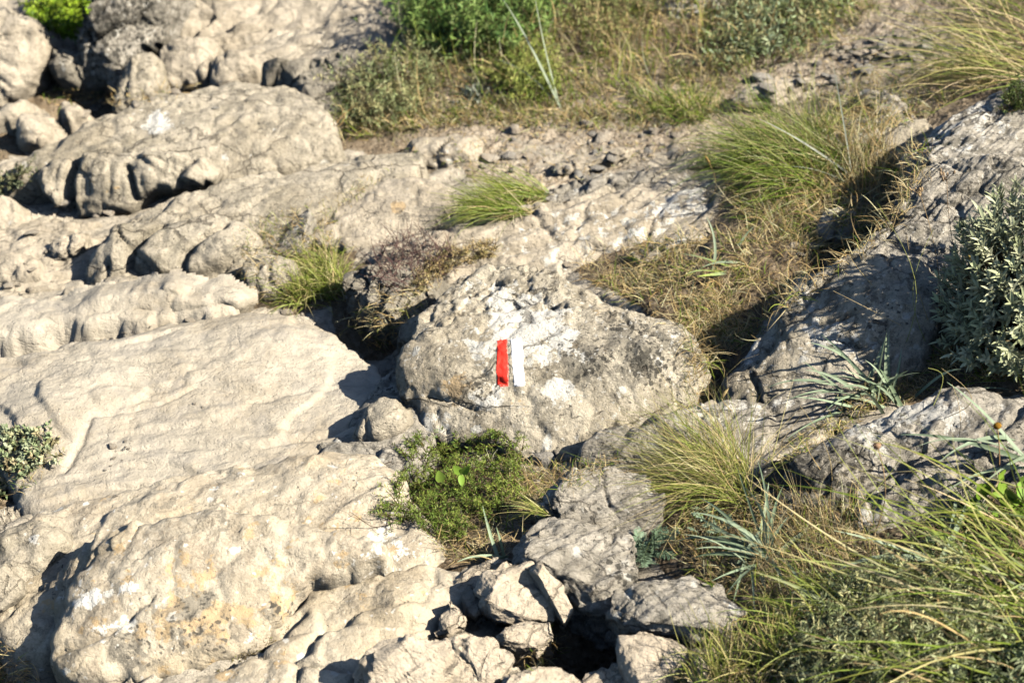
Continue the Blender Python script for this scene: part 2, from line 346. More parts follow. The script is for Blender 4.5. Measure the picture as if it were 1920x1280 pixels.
def facet(poly, tilt=10, roll=0, lift=0.0, at=None, bulge=.03, ew=.06, th=.10, rnd=.018, amp=.010, amp2=.0045, crag=0.0, cragsz=.06,
          strata=0.0, sang=.6, terr=0.0, cut=None, frac=.8, style=None, cracks=(), bumps=(), res=.0065, wig=.011, smooth=1, base=None, sag=0.0):
    RSEED[0] += 1; sd0 = RSEED[0] * 17
    if style: rnd, ew, cut, bulge, frac, res, wig, amp, amp2, crag = min(rnd, .006), min(ew, .025), 2.0, bulge * .8, 1.2, .0045, wig * .6, amp * .35, .003, crag * .75
    P = chaikin(poly, 0 if style else smooth)
    if at is None:
        k = max(range(len(poly)), key=lambda i: poly[i][1] if poly[i][1] < 1280 else 0); at = poly[k]
    P0 = hit_base(at[0], at[1])[0] + np.array([0, 0, lift]) if base is None else np.array(base)
    q0 = hit_base(at[0], at[1])[0]; gx_ = float(base_z(q0[0] + .05, q0[1]) - base_z(q0[0] - .05, q0[1])) / .1
    roll = roll - math.degrees(math.atan(gx_)) * .8; tilt = tilt + 2
    n = np.array([math.sin(R(roll)), -math.sin(R(tilt)) * math.cos(R(roll)), math.cos(R(tilt)) * math.cos(R(roll))])
    e1 = np.cross([0, 1, 0], n); e1 /= np.linalg.norm(e1); e2 = np.cross(n, e1)
    def loc(pp):
        pp = np.atleast_2d(np.asarray(pp, float)); H = hit_plane(pp[:, 0], pp[:, 1], P0, n) - P0
        return np.stack([H @ e1, H @ e2], 1)
    L = loc(P); mg = .045
    lo, hi = L.min(0) - mg, L.max(0) + mg
    nx, ny = (np.ceil((hi - lo) / res) + 1).astype(int)
    gx, gy = np.meshgrid(lo[0] + np.arange(nx) * res, lo[1] + np.arange(ny) * res)
    q = np.stack([gx.ravel(), gy.ravel()], 1)
    pos = P0 + q[:, :1] * e1 + q[:, 1:] * e2
    wv = np.stack([fbm(pos * 9, 3, sd0 + 3), fbm(pos * 9 + 31, 3, sd0 + 4)], 1)
    sd = sdist(q, L) + wig * (fbm(pos * 14, 4, sd0, .6) * 2.2 + fbm(pos * 5, 2, sd0 + 1) * 2.5)
    e = np.clip(sd / ew, 0, 1)
    h = bulge * (.75 * np.sqrt(np.clip(1 - (1 - e) ** 2, 0, 1)) + .25 * e) - bulge * .5
    # flat chips knocked off round the rim
    rg = np.random.default_rng(sd0); ext = L.max(0) - L.min(0); rad = .5 * min(ext); K = 5 if style else 9
    if cut is None: cut = 1.0
    if cut:
        qc = q + wv * (.004 if style else .012)
        cand = np.full(len(q), 1e3)
        for k in range(K):
            a = (k + rg.random()) / K * 2 * math.pi; dv = np.array([math.cos(a), math.sin(a)])
            sup = (L @ dv).max(); off_ = sup - min(.16, rad * rg.uniform(.25, .8)); sl = rg.uniform(.25, .75) * cut
            cand = np.minimum(cand, bulge * .5 + (off_ - qc @ dv) * sl)
        dd = h - cand; kk = .006
        h = np.where(dd > 0, cand + np.clip(kk - np.abs(dd), 0, None) * 0, h)
    er = np.clip(sd / rnd, 0, 1); h = h + rnd * .8 * (np.sqrt(np.clip(1 - (1 - er) ** 2, 0, 1)) - 1)
    h = h + amp * 1.15 * fbm(pos * 4.0, 3, sd0 + 7) + amp2 * 1.8 * fbm(pos * 30, 5, sd0 + 9, .65) - amp2 * 2.2 * (1 - np.abs(fbm(pos * 9, 3, sd0 + 30)) * 2.2).clip(0, 1) ** 3
    if terr:
        v = fbm(np.stack([q[:, 0] * 1.3, q[:, 1] * 3.4 - q[:, 0] * .8, q[:, 0] * 0 + sd0], 1), 2, sd0 + 5, .35) * 4.2 + q[:, 1] * 3.0 + .10 * wv[:, 1]
        fl = np.floor(v); fr = v - fl
        st_ = sstep(.88, 1.0, fr); h = h + terr * (fl + st_ - .70 * fr * (1 - st_) - .60 * v) * (.35 + .65 * sstep(-.3, .3, vnoise(pos * 4, sd0 + 60)))
    if crag:
        qq = (q + wv * (.006 if style else .014)) / cragsz
        c, s2 = math.cos(sang), math.sin(sang)
        qq = np.stack([(qq[:, 0] * c + qq[:, 1] * s2) * .7, (-qq[:, 0] * s2 + qq[:, 1] * c) * 1.15], 1)
        b1, b2, off, idx = worley(qq, sd0)
        z0 = np.zeros(len(q))
        g1 = _hash(idx[:, 0], idx[:, 1], z0 + 5, sd0) - .5; g2 = _hash(idx[:, 0], idx[:, 1], z0 + 6, sd0) - .5; g3 = _hash(idx[:, 0], idx[:, 1], z0 + 7, sd0) - .5
        cr = g3 * 1.0 + 1.1 * (g1 * off[:, 0] + g2 * off[:, 1]) - .35 * (1 - sstep(0, .10, b2 - b1))
        h = h + crag * cr
        b1, b2, off, idx = worley(qq * 2.6 + 3, sd0 + 1)
        g1 = _hash(idx[:, 0], idx[:, 1], z0 + 5, sd0) - .5; g2 = _hash(idx[:, 0], idx[:, 1], z0 + 6, sd0) - .5; g3 = _hash(idx[:, 0], idx[:, 1], z0 + 7, sd0) - .5
        h = h + crag * .38 * (g3 + 1.1 * (g1 * off[:, 0] + g2 * off[:, 1]))
    if frac:      # joints: thin creases along the edges of large cells, only here and there
        cs = .22
        b1, b2, off, idx = worley((q + wv * .03) / cs * np.array([.75, 1.2]), sd0 + 40)
        mk = sstep(.0, .35, fbm(pos * 4, 2, sd0 + 41))
        h = h - frac * .012 * (1 - sstep(.0, .06, b2 - b1)) * mk
        gg = (_hash(idx[:, 0], idx[:, 1], b1 * 0 + 5, sd0) - .5); g2 = (_hash(idx[:, 0], idx[:, 1], b1 * 0 + 6, sd0) - .5)
        h = h + frac * .05 * cs * (gg * off[:, 0] + g2 * off[:, 1]) * 5 * sstep(0, .16, b2 - b1)
        b1, b2, off, idx = worley((q + wv * .025) / .09 * np.array([.8, 1.2]), sd0 + 44)
        gg = (_hash(idx[:, 0], idx[:, 1], b1 * 0 + 5, sd0) - .5); g2 = (_hash(idx[:, 0], idx[:, 1], b1 * 0 + 6, sd0) - .5)
        h = h + frac * .014 * (gg * off[:, 0] + g2 * off[:, 1]) * sstep(-.2, .3, vnoise(pos * 5, sd0 + 45))
    if strata:
        c, s2 = math.cos(sang), math.sin(sang)
        a = q[:, 0] * c + q[:, 1] * s2; b = -q[:, 0] * s2 + q[:, 1] * c
        v = fbm(np.stack([a * 3.0 + wv[:, 0] * .25, b * 26 + wv[:, 1] * 1.1, a * 0 + sd0], 1), 4, sd0 + 11, .55)
        h = h + strata * (1.4 * v - 1.1 * sstep(.12, .42, fbm(np.stack([a * 2.2, b * 15 + wv[:, 1], a * 0 + 3.3 + sd0], 1), 3, sd0 + 12)))
        rg_ = fbm(np.stack([a * 5 + wv[:, 0] * .3, b * 62 + wv[:, 1] * 1.6, a * 0 + sd0 + 2], 1), 3, sd0 + 13, .5, ridge=True)
        h = h + strata * .38 * rg_ * sstep(-.3, .3, vnoise(pos * 6, sd0 + 14))
    for ck in cracks:
        pts, w, dep = ck
        d = linedist(q + wv * .010, loc(pts)); h = h - dep * np.exp(-(d / w) ** 2)
    for (bx, by, r, hh) in bumps:
        c0 = loc([(bx, by)])[0]; d = np.hypot(*(q - c0).T) / r
        h = h + hh * np.exp(-d ** 2)
    if sag: h = h - sag * np.clip(1 - sd / .25, 0, 1) ** 2
    k = np.clip(-sd / mg, 0, 1)
    ko = np.clip(-sd, 0, None)
    drop = np.clip(ko / .03, 0, 1)
    h = h - th * drop - 0 * k
    out = pos + n * h[:, None]
    # slight sideways roughness so flanks are not smooth curtains
    fl = (sd < rnd * 1.2)
    jit = np.stack([fbm(out * 22, 3, sd0 + 20), fbm(out * 22, 3, sd0 + 21), fbm(out * 22, 3, sd0 + 22)], 1) * (.003 if style else .007)
    out = out + jit * fl[:, None]
    keep = (sd > -mg * .95)
    idg = np.arange(nx * ny).reshape(ny, nx)
    F = np.stack([idg[:-1, :-1], idg[:-1, 1:], idg[1:, 1:], idg[1:, :-1]], -1).reshape(-1, 4)
    F = F[keep[F].all(1)]
    us = np.unique(F); rm = np.zeros(nx * ny, np.int64); rm[us] = np.arange(len(us))
    return out[us], rm[F]
def hull_facet(poly, tilt=40, roll=0, lift=.0, at=None, th=.12, thick=.14, res=.008, strata=0, sang=.6, seed=0, **_):
    import bmesh
    RSEED[0] += 1; sd0 = RSEED[0] * 17 + seed; rg = np.random.default_rng(sd0)
    if at is None: at = max(poly, key=lambda p: p[1] if p[1] < 1280 else 0)
    P0 = hit_base(at[0], at[1])[0] + np.array([0, 0, lift])
    n = np.array([math.sin(R(roll)), -math.sin(R(tilt)) * math.cos(R(roll)), math.cos(R(tilt)) * math.cos(R(roll))])
    e1 = np.cross([0, 1, 0], n); e1 /= np.linalg.norm(e1); e2 = np.cross(n, e1)
    pp = np.array(poly, float); H = hit_plane(pp[:, 0], pp[:, 1], P0, n) - P0; L = np.stack([H @ e1, H @ e2], 1)
    c = L.mean(0); rad = np.sqrt(((L - c) ** 2).sum(1)).mean(); tl = rg.normal(size=2) * .28
    pts = []
    for p in L:
        d = p - c
        pts.append((*p, -.01 * rg.random())); pts.append((*(c + d * .93), -thick)); 
        k = rg.uniform(.5, .86); q = c + d * k; pts.append((*q, rad * th * 2.2 * rg.uniform(.55, 1.1) + (q - c) @ tl))
    pts = np.array(pts); bm = bmesh.new()
    for p in pts: bm.verts.new(p)
    bmesh.ops.convex_hull(bm, input=bm.verts)
    bmesh.ops.delete(bm, geom=[v for v in bm.verts if not v.link_faces], context='VERTS')
    bmesh.ops.triangulate(bm, faces=bm.faces); bm.verts.index_update()
    V = np.array([v.co[:] for v in bm.verts]); F = np.array([[v.index for v in f.verts] for f in bm.faces]); bm.free()
    for _k in range(7):
        e = np.concatenate([F[:, [0, 1]], F[:, [1, 2]], F[:, [2, 0]]]); el = np.linalg.norm(V[e[:, 0]] - V[e[:, 1]], axis=1)
        if el.max() < res * 1.6 or len(F) > 60000: break
        u, inv = np.unique(np.sort(e, 1), axis=0, return_inverse=True); inv = inv.reshape(-1)
        m = len(V) + inv.reshape(3, -1).T; V = np.concatenate([V, (V[u[:, 0]] + V[u[:, 1]]) / 2])
        F = np.concatenate([np.stack([F[:, 0], m[:, 0], m[:, 2]], 1), np.stack([F[:, 1], m[:, 1], m[:, 0]], 1), np.stack([F[:, 2], m[:, 2], m[:, 1]], 1), m])
    fn = np.cross(V[F[:, 1]] - V[F[:, 0]], V[F[:, 2]] - V[F[:, 0]]); N = np.zeros_like(V)
    for k in range(3): np.add.at(N, F[:, k], fn)
    N /= np.linalg.norm(N, axis=1)[:, None] + 1e-12
    q = V * 1.0 + sd0
    d = .009 * fbm(q * 9, 3, sd0) + .0045 * fbm(q * 40, 4, sd0 + 1, .65)
    cc, ss = math.cos(sang), math.sin(sang); b = -V[:, 0] * ss + V[:, 1] * cc; a = V[:, 0] * cc + V[:, 1] * ss
    d += (.006 + strata) * fbm(np.stack([a * 5, b * 45, V[:, 2] * 45 + sd0], 1), 3, sd0 + 2, .5)
    w2 = fbm(q * 7, 2, sd0 + 6); d -= .010 * np.clip(1 - np.abs(w2) * 9, 0, 1)
    V = V + N * d[:, None]
    return P0 + V[:, :1] * e1 + V[:, 1:2] * e2 + V[:, 2:] * n, F
def project(V):
    d = V - CAM; k = 36.0 / LENS / 1920
    z = d @ _f
    return np.stack([960 + d[:, 0] / z / k, 640 - (d @ _u) / z / k], 1)
ROCKS = []
def rock(name, mat, label, facets, wt=(), dk=(), oc=(), cat='rock', group=None):
    Vs, Fs, n = [], [], 0
    for f in facets:
        V, F = (hull_facet if f.pop('hull', 0) else facet)(**f); solid(V, F); Vs.append(V); Fs.append(F + n); n += len(V)
    V = np.concatenate(Vs); F = [np.concatenate([f for f in Fs if f.shape[1] == k]) for k in (3, 4) if any(f.shape[1] == k for f in Fs)]
    pr = project(V); at = {}
    for k, bl in (('wt', wt), ('dk', dk), ('oc', oc)):
        v = np.zeros(len(V))
        for (x, y, r, s) in bl: v += s * np.exp(-((pr[:, 0] - x) ** 2 + ((pr[:, 1] - y) * 1.25) ** 2) / (r * r))
        at[k] = v
    o = mesh_obj(name, V, F, M[mat], at)
    if mat in ('broken', 'crag'): o.data.set_sharp_from_angle(angle=R(38))
    tag(o, label, cat, group, 'thing'); ROCKS.append(o)
    return o
def fc(poly, **k): return dict(poly=poly, **k)
# ---- near slabs on the left
rock('rock_slab', 'worn', 'wide pale worn limestone slab with wavy ledges, left of the painted rock', [
    fc([(-60, 668), (60, 658), (150, 648), (240, 632), (310, 604), (400, 591), (480, 588), (580, 596), (650, 630), (720, 700), (760, 790), (770, 900), (700, 1000), (560, 1010), (420, 960), (200, 960), (60, 960), (30, 860), (-60, 800)],
       tilt=6, roll=1, at=(300, 800), lift=.015, bulge=.03, ew=.20, th=.15, cut=0, frac=.2, amp=.014, amp2=.0014, terr=.0065, strata=.004, sang=.15, rnd=.02, res=.006,
       cracks=[([(120, 880), (180, 793), (300, 770), (370, 738), (480, 745)], .009, .010), ([(500, 840), (620, 815), (740, 770)], .010, .012)],
       bumps=[(200, 700, .16, .03), (500, 640, .22, .03), (100, 790, .12, .03)])])
rock('rock_slab', 'lichen', 'large rounded slab with orange and white lichen in the bottom left corner', [
    fc([(0, 975), (70, 935), (200, 902), (330, 895), (430, 862), (560, 835), (740, 830), (800, 960), (850, 1060), (700, 1100), (560, 1060), (400, 1010), (260, 1040), (150, 1100), (80, 1215), (20, 1200), (-20, 1140), (-30, 1040)],
       tilt=12, at=(400, 1010), lift=.03, bulge=.02, ew=.22, cut=.3, th=.20, frac=.25, amp=.014, amp2=.0020, strata=.007, sang=.6, rnd=.05, bumps=[(300, 960, .12, .02), (600, 900, .14, .02)]),
    fc([(190, 985), (330, 935), (480, 950), (640, 985), (720, 1020), (640, 1060), (560, 1080), (545, 1150), (480, 1200), (410, 1240), (330, 1262), (210, 1285), (120, 1282), (88, 1230), (100, 1180), (140, 1080)],
       tilt=30, at=(330, 1262), lift=.02, bulge=.02, ew=.13, frac=.25, cut=.4, th=.22, amp=.014, amp2=.0035, rnd=.04, cracks=[([(100, 1225), (200, 1190), (290, 1130)], .006, .014)]),
    fc([(228, 945), (245, 990), (180, 1060), (145, 1120), (95, 1215), (30, 1215), (-20, 1180), (60, 1090), (130, 1000)],
       tilt=34, roll=-30, at=(100, 1120), lift=.045, bulge=.03, ew=.06, th=.2, amp=.012, amp2=.003, strata=.014, sang=.95, rnd=.02)],
    wt=[(165, 1120, 36, .9), (240, 1100, 20, .8), (240, 1165, 26, .6), (720, 1020, 60, .65), (200, 1190, 50, .5)],
    dk=[(365, 1150, 55, .8), (240, 1190, 40, .5), (520, 1140, 30, .8), (120, 1250, 40, .6), (380, 1180, 90, .35), (250, 1230, 60, .5), (100, 1130, 60, .2)],
    oc=[(420, 1100, 160, .26), (330, 1180, 150, .30), (620, 1000, 120, .2)])
rock('rock_slab', 'lichen', 'low grey-cream slab beneath the lichened slab at the bottom edge', [
    fc([(290, 1310), (330, 1268), (410, 1245), (480, 1205), (550, 1150), (600, 1100), (720, 1070), (800, 1040), (870, 1062), (870, 1110), (820, 1150), (815, 1192), (740, 1200), (680, 1225), (662, 1262), (660, 1340), (300, 1340)],
       tilt=10, at=(560, 1240), lift=.015, bulge=.015, ew=.08, th=.12, cut=.3, amp=.014, amp2=.003, rnd=.02, bumps=[(760, 1130, .07, .02)],
       cracks=[([(350, 1265), (470, 1225), (560, 1150)], .012, .02), ([(500, 1190), (660, 1170), (800, 1170)], .008, .01)])],
    oc=[(600, 1110, 90, .25), (420, 1270, 60, .4)], dk=[(700, 1280, 60, .2)], wt=[(520, 1260, 60, .35)])
rock('rock', 'tan', 'small brown boulder at the left edge, below the feathery herb', [
    fc([(-20, 1000), (20, 975), (70, 968), (115, 980), (132, 1000), (110, 1030), (60, 1062), (30, 1100), (-20, 1090)], tilt=28, lift=.05, at=(40, 1090), bulge=.03, ew=.05, th=.15, rnd=.02, amp=.01)], wt=[(60, 1010, 20, 1.0)])
rock('rock', 'tan', 'small dark wedge of rock at the left edge under the brown boulder', [
    fc([(-30, 1062), (10, 1055), (35, 1085), (38, 1110), (0, 1140), (-30, 1145)], hull=1, tilt=45, lift=.04, bulge=.02, ew=.04, thick=.16, rnd=.012)])
rock('rock_ledge', 'worn', 'long low limestone step with a flat tan front, above the worn slab', [
    fc([(-60, 560), (40, 545), (150, 545), (260, 528), (330, 522), (400, 528), (458, 552), (450, 585), (330, 592), (180, 600), (60, 610), (-60, 615)],
       tilt=4, at=(180, 595), lift=.075, bulge=.01, cut=.4, frac=.4, ew=.03, th=.12, amp=.010, amp2=.002, rnd=.015, terr=.004),
    fc([(100, 596), (165, 566), (250, 550), (330, 543), (400, 546), (447, 556), (432, 580), (335, 596), (290, 618), (182, 640), (108, 640)],
       tilt=66, at=(180, 636), lift=.0, bulge=.02, ew=.035, th=.08, amp=.010, amp2=.002, rnd=.018)])
rock('rock', 'pale', 'white rounded block at the left edge beside the tan-fronted step', [
    fc([(-50, 588), (10, 582), (60, 588), (85, 606), (97, 634), (60, 648), (-50, 650)], tilt=38, bulge=.03, ew=.05, th=.1, rnd=.02, amp=.012)])
rock('rock', 'pale', 'small smooth cone of pale rock standing on the step', [
    fc([(184, 560), (190, 530), (204, 512), (228, 503), (258, 514), (284, 534), (250, 552), (210, 562)], tilt=48, bulge=.035, ew=.05, th=.08, rnd=.015, lift=.02, amp=.006)])
# ---- flat stony path at the left edge
rock('rock_slab', 'pale', 'flat pale trampled slab at the left edge, upper path', [
    fc([(-60, 430), (20, 405), (110, 398), (190, 405), (230, 430), (180, 470), (160, 520), (120, 550), (-60, 560)], tilt=5, at=(60, 500), lift=.01, bulge=.01, ew=.06, th=.1, cut=.4, amp=.010, terr=.012, strata=.004)])
rock('rock', 'pale', 'angular cream block lying on the upper path', [
    fc([(88, 468), (98, 445), (125, 432), (165, 432), (160, 460), (135, 478), (105, 482)], hull=1, tilt=35, lift=.02, bulge=.02, ew=.03, thick=.16, crag=.012, cragsz=.05)])
rock('rock', 'pale', 'rounded cream block at the left edge of the upper path', [
    fc([(-20, 478), (20, 466), (62, 475), (76, 498), (60, 520), (0, 528), (-20, 526)], tilt=32, lift=.02, bulge=.03, ew=.05, th=.07)])
rock('rock', 'pale', 'low triangular stone on the path next to the dark shadow', [
    fc([(108, 548), (118, 528), (140, 526), (168, 545), (150, 556)], tilt=25, lift=.02, bulge=.015, ew=.03, th=.05)])
# ---- lobed tan boulder
rock('boulder', 'tan', 'long tan boulder in the middle left with a smooth pale back and creased front', [
    fc([(190, 430), (250, 400), (330, 365), (440, 330), (560, 290), (660, 268), (790, 258), (790, 300), (720, 330), (660, 350), (600, 390), (555, 430), (480, 470), (380, 470), (260, 470)],
       tilt=12, at=(400, 440), lift=.085, bulge=.02, ew=.10, th=.2, amp=.012, amp2=.003, rnd=.015, strata=.005, sang=.5, terr=.010, cut=.5),
    fc([(148, 534), (152, 500), (172, 455), (215, 418), (300, 405), (400, 400), (470, 420), (490, 470), (470, 505), (430, 528), (350, 526), (300, 530), (240, 505), (205, 515), (185, 530)], tilt=44, bulge=.03, ew=.06, th=.2, rnd=.02, at=(300, 530), lift=.0, amp=.02, frac=1.4,
       cracks=[([(236, 510), (246, 475), (275, 440), (300, 415)], .011, .045), ([(345, 520), (352, 480), (385, 445), (420, 425)], .010, .035), ([(190, 525), (200, 490)], .008, .02)],
       bumps=[(200, 480, .06, .02), (300, 480, .07, .025), (400, 480, .07, .02)])],
    oc=[(240, 460, 60, .3)], dk=[(400, 470, 80, .25), (190, 480, 50, .2)])
# ---- large cleft boulder behind
rock('boulder', 'tan', 'large pale-backed boulder with dark vertical clefts, upper left', [
    fc([(-10, 330), (30, 290), (100, 250), (220, 203), (330, 170), (410, 140), (470, 138), (560, 150), (615, 200), (640, 250), (560, 290), (450, 320), (400, 340), (300, 320), (220, 320), (120, 320), (40, 340)],
       tilt=15, at=(300, 300), lift=.145, bulge=.02, ew=.11, th=.3, amp=.018, amp2=.004, rnd=.02, strata=.004, sang=.4, cut=.5),
    fc([(60, 330), (64, 300), (100, 282), (150, 285), (220, 280), (300, 278), (390, 295), (420, 320), (390, 345), (300, 356), (256, 375), (222, 388), (150, 406), (98, 400), (72, 355)], tilt=57, bulge=.03, ew=.05, th=.25, at=(170, 403), lift=.02, frac=2.2, strata=.010, sang=1.4, amp=.03, bumps=[(190, 340, .10, .03), (95, 340, .05, .02), (280, 320, .04, .015)],
       cracks=[([(132, 400), (128, 340), (140, 295)], .016, .08), ([(256, 372), (252, 345), (240, 318)], .008, .035)]),
    fc([(392, 230), (420, 180), (480, 165), (560, 190), (600, 232), (570, 262), (500, 280), (440, 280)], tilt=30, bulge=.02, ew=.07, th=.2, at=(500, 282), lift=.12, cut=.5)],
    wt=[(300, 232, 26, 1.3), (430, 275, 30, .5), (280, 225, 40, .4)], dk=[(500, 225, 70, .4), (160, 350, 60, .35), (100, 350, 30, .35), (340, 330, 40, .3)], oc=[(200, 340, 50, .3)])
rock('rock', 'pale', 'small pale rock at the left edge beside the cleft boulder', [
    fc([(-30, 330), (0, 300), (60, 285), (66, 300), (58, 335), (20, 352), (-30, 360)], tilt=32, bulge=.02, ew=.05, th=.14, lift=.03)])
rock('rock', 'pale', 'pale rock at the left edge below the dark clefts', [
    fc([(-30, 385), (0, 355), (28, 368), (36, 390), (20, 425), (-30, 440)], tilt=34, bulge=.02, ew=.05, th=.12, lift=.02)])
# ---- middle rocks
rock('boulder', 'pale', 'rounded cream boulder sitting by the gravel path', [
    fc([(744, 300), (756, 265), (795, 244), (845, 237), (886, 243), (897, 270), (896, 305), (850, 320), (795, 320), (752, 318)], tilt=48, bulge=.07, ew=.10, th=.2, rnd=.03, amp=.012, crag=.008, cragsz=.12)],
    wt=[(860, 285, 30, .5)], dk=[(770, 285, 26, .3)])
rock('rock', 'pale', 'cream and grey rock with a bare tan patch, left of the small green tuft', [
    fc([(560, 420), (600, 380), (672, 342), (720, 322), (790, 328), (850, 345), (885, 362), (850, 390), (790, 425), (735, 445), (680, 452), (610, 450)], tilt=20, lift=.03, at=(690, 450), bulge=.02, ew=.09, th=.2, cut=.6, amp=.012, strata=.004, sang=.4)],
    dk=[(740, 385, 40, .9), (800, 400, 50, .4)], oc=[(745, 390, 14, 1.6)], wt=[(700, 360, 30, .4)])
rock('rock', 'grey', 'upright grey stone beside the yellow-green tuft', [
    fc([(500, 480), (530, 440), (552, 408), (578, 386), (590, 400), (584, 440), (560, 472), (520, 490)], hull=1, tilt=52, bulge=.03, ew=.04, thick=.16)])
rock('rock', 'tan', 'shaded brown stones beneath the yellow-green tuft', [
    fc([(448, 500), (480, 480), (530, 482), (545, 510), (520, 560), (470, 560), (450, 540)], tilt=44, bulge=.03, ew=.05, th=.14, crag=.02, cragsz=.08)])
rock('rock_ledge', 'pale', 'long pale ridge of limestone behind the painted rock', [
    fc([(640, 492), (665, 470), (740, 450), (840, 425), (930, 395), (1010, 368), (1080, 352), (1180, 340), (1280, 318), (1345, 306), (1382, 345), (1378, 400), (1330, 440), (1240, 448), (1180, 456), (1120, 478), (1060, 492), (980, 500), (900, 492), (830, 520), (760, 505), (700, 525), (650, 525)],
       tilt=13, at=(1000, 490), lift=.03, bulge=.02, ew=.10, th=.2, cut=.5, terr=.014, amp=.016, amp2=.0055, strata=.008, sang=.35, rnd=.03, cracks=[([(700, 440), (900, 440), (1100, 400)], .008, .012)])],
    wt=[(1300, 380, 80, .8), (1050, 450, 120, .5), (1200, 440, 80, .5)], dk=[(1100, 380, 100, .25), (1250, 350, 60, .3), (760, 470, 60, .2)], oc=[(1040, 410, 60, .3)])
rock('rock', 'grey', 'jagged grey outcrop between the small green tuft and the ridge', [
    fc([(990, 385), (1020, 358), (1090, 345), (1180, 330), (1240, 320), (1220, 350), (1120, 380), (1050, 392)], tilt=38, bulge=.03, ew=.04, th=.14, crag=.022, cragsz=.05, lift=.06)], wt=[(1100, 370, 60, .3)])
rock('rock', 'crag', 'dark craggy rock in shade left of the painted rock', [
    fc([(636, 505), (660, 490), (720, 500), (790, 520), (800, 560), (765, 600), (748, 640), (700, 630), (660, 605), (638, 580)], style=1, tilt=52, bulge=.05, ew=.06, th=.3, crag=.045, cragsz=.06, amp=.02, roll=-12, at=(690, 612), lift=.03)], oc=[(700, 560, 60, .3)])
# ---- the painted rock
BL = dict(tilt=37, at=(1000, 850), lift=-.01)
B0 = hit_base(1000, 850)[0] + np.array([0, 0, -.01])
rock('boulder', 'blaze', 'big mottled lichened boulder with a red and a white paint stripe on its face', [
    fc([(738, 690), (752, 655), (800, 612), (860, 590), (950, 570), (1060, 560), (1160, 572), (1230, 590), (1292, 612), (1318, 660), (1312, 700), (1275, 762), (1190, 800), (1120, 850), (1060, 872), (985, 870), (900, 840), (800, 825), (776, 790), (765, 745), (742, 725)],
       tilt=37, base=B0, frac=.3, bulge=.045, ew=.14, th=.30, amp=.014, amp2=.0042, rnd=.018, cut=.8, res=.005,
       cracks=[([(800, 742), (850, 750), (895, 768)], .004, .016), ([(1180, 790), (1260, 765), (1300, 720)], .008, .010)],
       bumps=[(960, 690, .10, .012), (850, 700, .10, .016), (1180, 690, .12, .014), (850, 790, .07, -.015)]),
    fc([(756, 640), (772, 600), (800, 558), (850, 520), (910, 487), (980, 480), (1040, 496), (1100, 522), (1150, 558), (1215, 585), (1255, 605), (1200, 650), (1050, 660), (900, 665), (800, 670)],
       tilt=24, at=(1000, 640), base=None, lift=.155, bulge=.04, ew=.09, th=.30, amp=.012, amp2=.0055, rnd=.014, cut=.7, res=.005, crag=.016, cragsz=.055, strata=.005, sang=.5)],
    wt=[(900, 660, 30, .8), (1030, 625, 60, .9), (1050, 730, 30, .9), (1075, 690, 40, .3), (915, 740, 30, .9), (800, 800, 40, .9), (930, 550, 70, .5), (980, 600, 60, .5)],
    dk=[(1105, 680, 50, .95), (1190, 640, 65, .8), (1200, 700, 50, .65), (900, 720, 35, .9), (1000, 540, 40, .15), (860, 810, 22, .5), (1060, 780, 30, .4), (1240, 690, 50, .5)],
    oc=[(1068, 655, 20, 1.2), (850, 743, 26, .45), (970, 760, 25, .7), (1120, 595, 22, .8), (850, 690, 60, .4)])
BLAZE = ROCKS[-1]
rock('rock', 'crag', 'brown fractured corner stone wedged against the left end of the painted rock', [
    fc([(742, 640), (750, 608), (775, 590), (808, 592), (812, 612), (786, 640), (760, 655)], hull=1, tilt=50, bulge=.02, ew=.03, thick=.16, crag=.02, cragsz=.05, lift=.09, at=(760, 655))], oc=[(790, 610, 14, 1.0)])
rock('rock', 'grey', 'leaning grey slab in the shade at the foot of the painted rock', [
    fc([(520, 890), (600, 835), (650, 785), (700, 722), (742, 675), (780, 720), (805, 800), (795, 870), (720, 910), (620, 915)], tilt=9, roll=-5, bulge=.01, ew=.10, th=.14, strata=.004, sang=.7, at=(640, 850), lift=.012, cut=.3)])
rock('rock', 'tan', 'knobbly tan lump of rock poking out of the blue shade below the painted rock', [
    fc([(655, 822), (664, 785), (685, 758), (712, 742), (748, 748), (766, 780), (756, 812), (715, 832)], tilt=46, bulge=.035, ew=.05, th=.14, lift=.07, amp=.015)])
# ---- right-hand rocks
rock('boulder', 'blaze', 'sloping boulder half in blue shade, between the painted rock and the leafy shrub', [
    fc([(1328, 730), (1345, 680), (1385, 625), (1440, 575), (1465, 520), (1500, 490), (1560, 474), (1640, 462), (1720, 450), (1790, 520), (1760, 620), (1700, 680), (1610, 720), (1500, 748), (1400, 765), (1345, 765)],
       frac=1.6, tilt=27, roll=-8, at=(1420, 765), lift=.04, bulge=.03, ew=.13, cut=.6, th=.3, amp=.02, amp2=.004, rnd=.04, strata=.005, sang=.8)],
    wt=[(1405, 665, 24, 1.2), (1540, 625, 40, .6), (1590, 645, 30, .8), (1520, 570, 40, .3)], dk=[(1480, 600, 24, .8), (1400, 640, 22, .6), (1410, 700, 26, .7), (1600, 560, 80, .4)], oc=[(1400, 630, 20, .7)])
rock('rock_slab', 'grey', 'striated tan-grey slab sloping below the painted rock towards the right', [
    fc([(1080, 850), (1130, 812), (1240, 775), (1330, 748), (1440, 725), (1560, 700), (1640, 715), (1660, 755), (1580, 800), (1480, 830), (1400, 862), (1330, 900), (1230, 900), (1130, 880)],
       tilt=20, at=(1250, 880), lift=.03, bulge=.02, ew=.10, cut=.5, th=.2, amp=.012, frac=1.5, strata=.013, sang=.55)], wt=[(1350, 770, 120, .3)], oc=[(1300, 800, 100, .35)])
